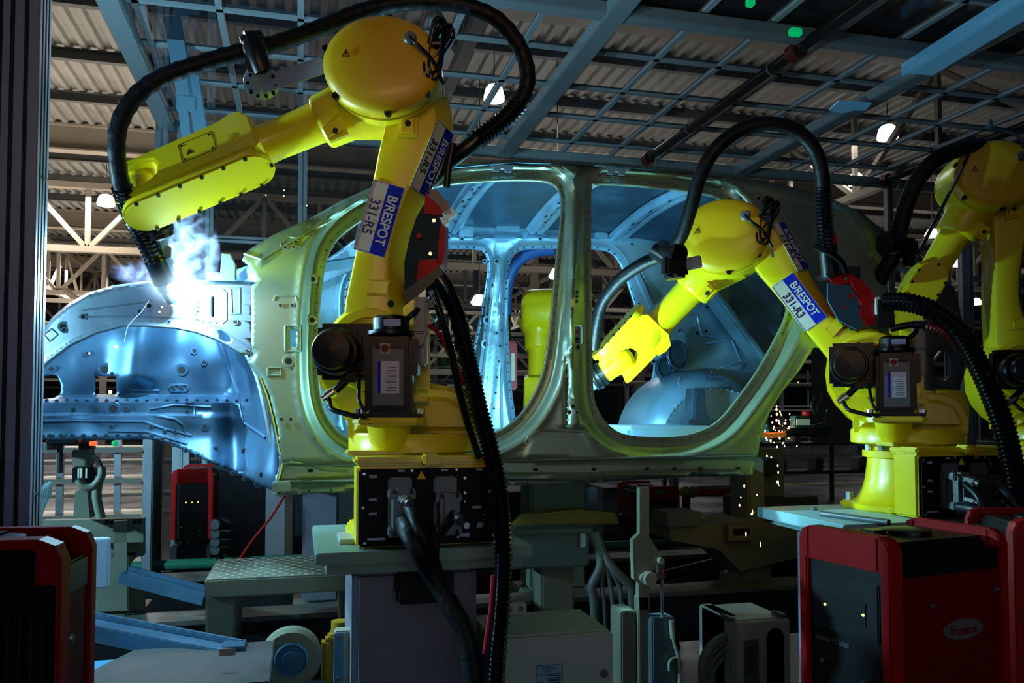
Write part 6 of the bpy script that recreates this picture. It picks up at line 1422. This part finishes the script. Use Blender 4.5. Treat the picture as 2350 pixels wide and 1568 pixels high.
pts = [(1790,945),(1782,965),(1800,972),(1775,985),(1768,1000),(1795,990),(1812,950),(1760,1010),(1785,1000),(1808,985),(1832,878),(1815,985),(1776,1016),(1740,1015),(1785,1069),(1786,1085),(1760,1047),(1770,1050),(1785,1107),(1708,1116),(1737,1136),(1700,1142),(1697,1160),(1725,1180),(1782,940),(1770,955)]
for k in range(60):
    if k < len(pts): x, y = pts[k]
    else: x, y = 1785 + rn.gauss(0, 18), 985 + rn.gauss(0, 22)
    p = oy(x, y, 3.5); r_ = rn.uniform(.0022, .0048)
    m.ball(p, r_, 6, 4, sc=(1, 1, rn.uniform(1, 1.8)))
    if k % 9 == 0: m.bar(p, p + V((.008, 0, -.02)), .0012, .0012)
for (x, y, l_) in ((1745,1250,.016), (1712,1226,.006), (1727,1176,.012)): p = oy(x, y, 3.45); m.ball(p, .003, 6, 4, sc=(.8, .8, 4))
tag(m.build('orange_sparks', SPK), 'shower of orange sparks below the rear wheel arch', 'sparks', None, 'stuff')
m = MB()
for (x, y, r_) in ((267,796,.006),(205,811,.003),(253,900,.007),(414,676,.004),(366,716,.003),(380,690,.003),(395,700,.003),(372,705,.003)): m.ball(oy(x, y, YC-.02 if y < 780 else YC+.2), r_, 8, 5)
for (x, y) in ((610,448),(652,437),(651,450),(704,472)): m.ball(oy(x, y, 3.2), .0022, 6, 4)
tag(m.build('weld_spatter', SPK), 'few glowing spatter drops around the fender rail', 'sparks', None, 'stuff')
m = MB(); m.tube([oy(x, y, YC-.03) for x, y in ((342,690),(325,715),(312,728),(296,745),(290,760),(285,785))], .0012, n=5); tag(m.build('weld_wire', mat('wire with added glow', (.7,.9,1), .3, .5, emit=(.4,.7,1), es=.5)), 'thin curling wire with added glow hanging over the fender rail', 'wire')  # weak blue emission paints arc light on the wire
# ------------------------------------------------------------------ light
sc = bpy.context.scene
w = bpy.data.worlds.new('world'); sc.world = w; w.use_nodes = True
bg = w.node_tree.nodes['Background']; bg.inputs[0].default_value = (.42, .55, .7, 1); bg.inputs[1].default_value = .03
def point(name, loc, e, c, r=.02):
    l = bpy.data.lights.new(name, 'POINT'); l.energy = e; l.color = c; l.shadow_soft_size = r
    o = bpy.data.objects.new(name, l); C.objects.link(o); o.location = loc; return o
def area(name, loc, tgt, e, c, sx, sy):
    l = bpy.data.lights.new(name, 'AREA'); l.shape = 'RECTANGLE'; l.size = sx; l.size_y = sy; l.energy = e; l.color = c
    o = bpy.data.objects.new(name, l); C.objects.link(o); o.location = loc; o.rotation_euler = (V(tgt) - V(loc)).to_track_quat('-Z', 'Y').to_euler(); return o
point('arc_front', oy(404, 672, 3.01), 36, (.38, .76, .98), .015)
point('underside_fill', oy(402, 612, 3.26), 50, (.38, .74, 1), .04)  # added light behind the rail, brightens robot undersides and hoses
point('arc_rear', oy(1314, 905, 3.27), 62, (.34, .82, .96), .02)
point('inside_fill', oy(1330, 930, 4.1), 16, (.34, .80, .98), .05)  # added light, no arc here; brightens far panels and roof
point('left_fill', (-2.4, 3.03, 1.9), 320, (.36, .76, .98), .04)  # added unseen light off to the left, brightens the right robot
a_ = area('cell_fill', (-.4, -1.2, 2.7), (1.1, 3.0, 2.5), 2.0, (1, .56, .28), 1.5, .6); a_.data.spread = R(50)
sf_ = area('soft_fill', (.9, -1.6, 1.5), (1.2, 3.0, .75), 1.5, (.62, .86, 1), 3, .8); sf_.data.spread = R(70)
area('top_fill', (1.2, -.8, 4.4), (1.2, 3.2, 1.0), 4, (.8, .88, 1), 4, 2)
area('roof_fill', (2.4, 3.2, 3.0), (2.4, 3.2, 5), 2.4, (.7, .85, 1), 5, 3)  # added upward light without a fixture, brightens the roof bars
for i, (x, y) in enumerate([(-6, 14), (-6, 24), (-8, 36), (4, 14), (12, 16), (4, 26), (14, 30), (24, 30), (10, 44)]):
    area('hall_lamp_%d' % i, (x, y, 7.3), (x, y, 0), 620 if x < 0 else 600, (1, .93, .84), 2.5, 2.5)
for i, (x, y) in enumerate([(-6, 20), (-9, 32), (6, 20), (18, 24), (8, 40)]):
    area('hall_bounce_%d' % i, (x, y, 3.2), (x, y, 9), 520 if x < 0 else 900, (1, .92, .82), 6, 6)
sc.view_settings.view_transform = 'Standard'; sc.view_settings.look = 'None'; sc.view_settings.exposure = 0
sc.cycles.use_denoising = True; sc.cycles.use_adaptive_sampling = True; sc.cycles.adaptive_threshold = .03; sc.cycles.max_bounces = 6; sc.cycles.diffuse_bounces = 2; sc.cycles.glossy_bounces = 3; sc.cycles.transparent_max_bounces = 12; sc.cycles.transmission_bounces = 2
sc.cycles.volume_bounces = 0; sc.cycles.sample_clamp_indirect = 4; sc.cycles.caustics_reflective = False; sc.cycles.caustics_refractive = False
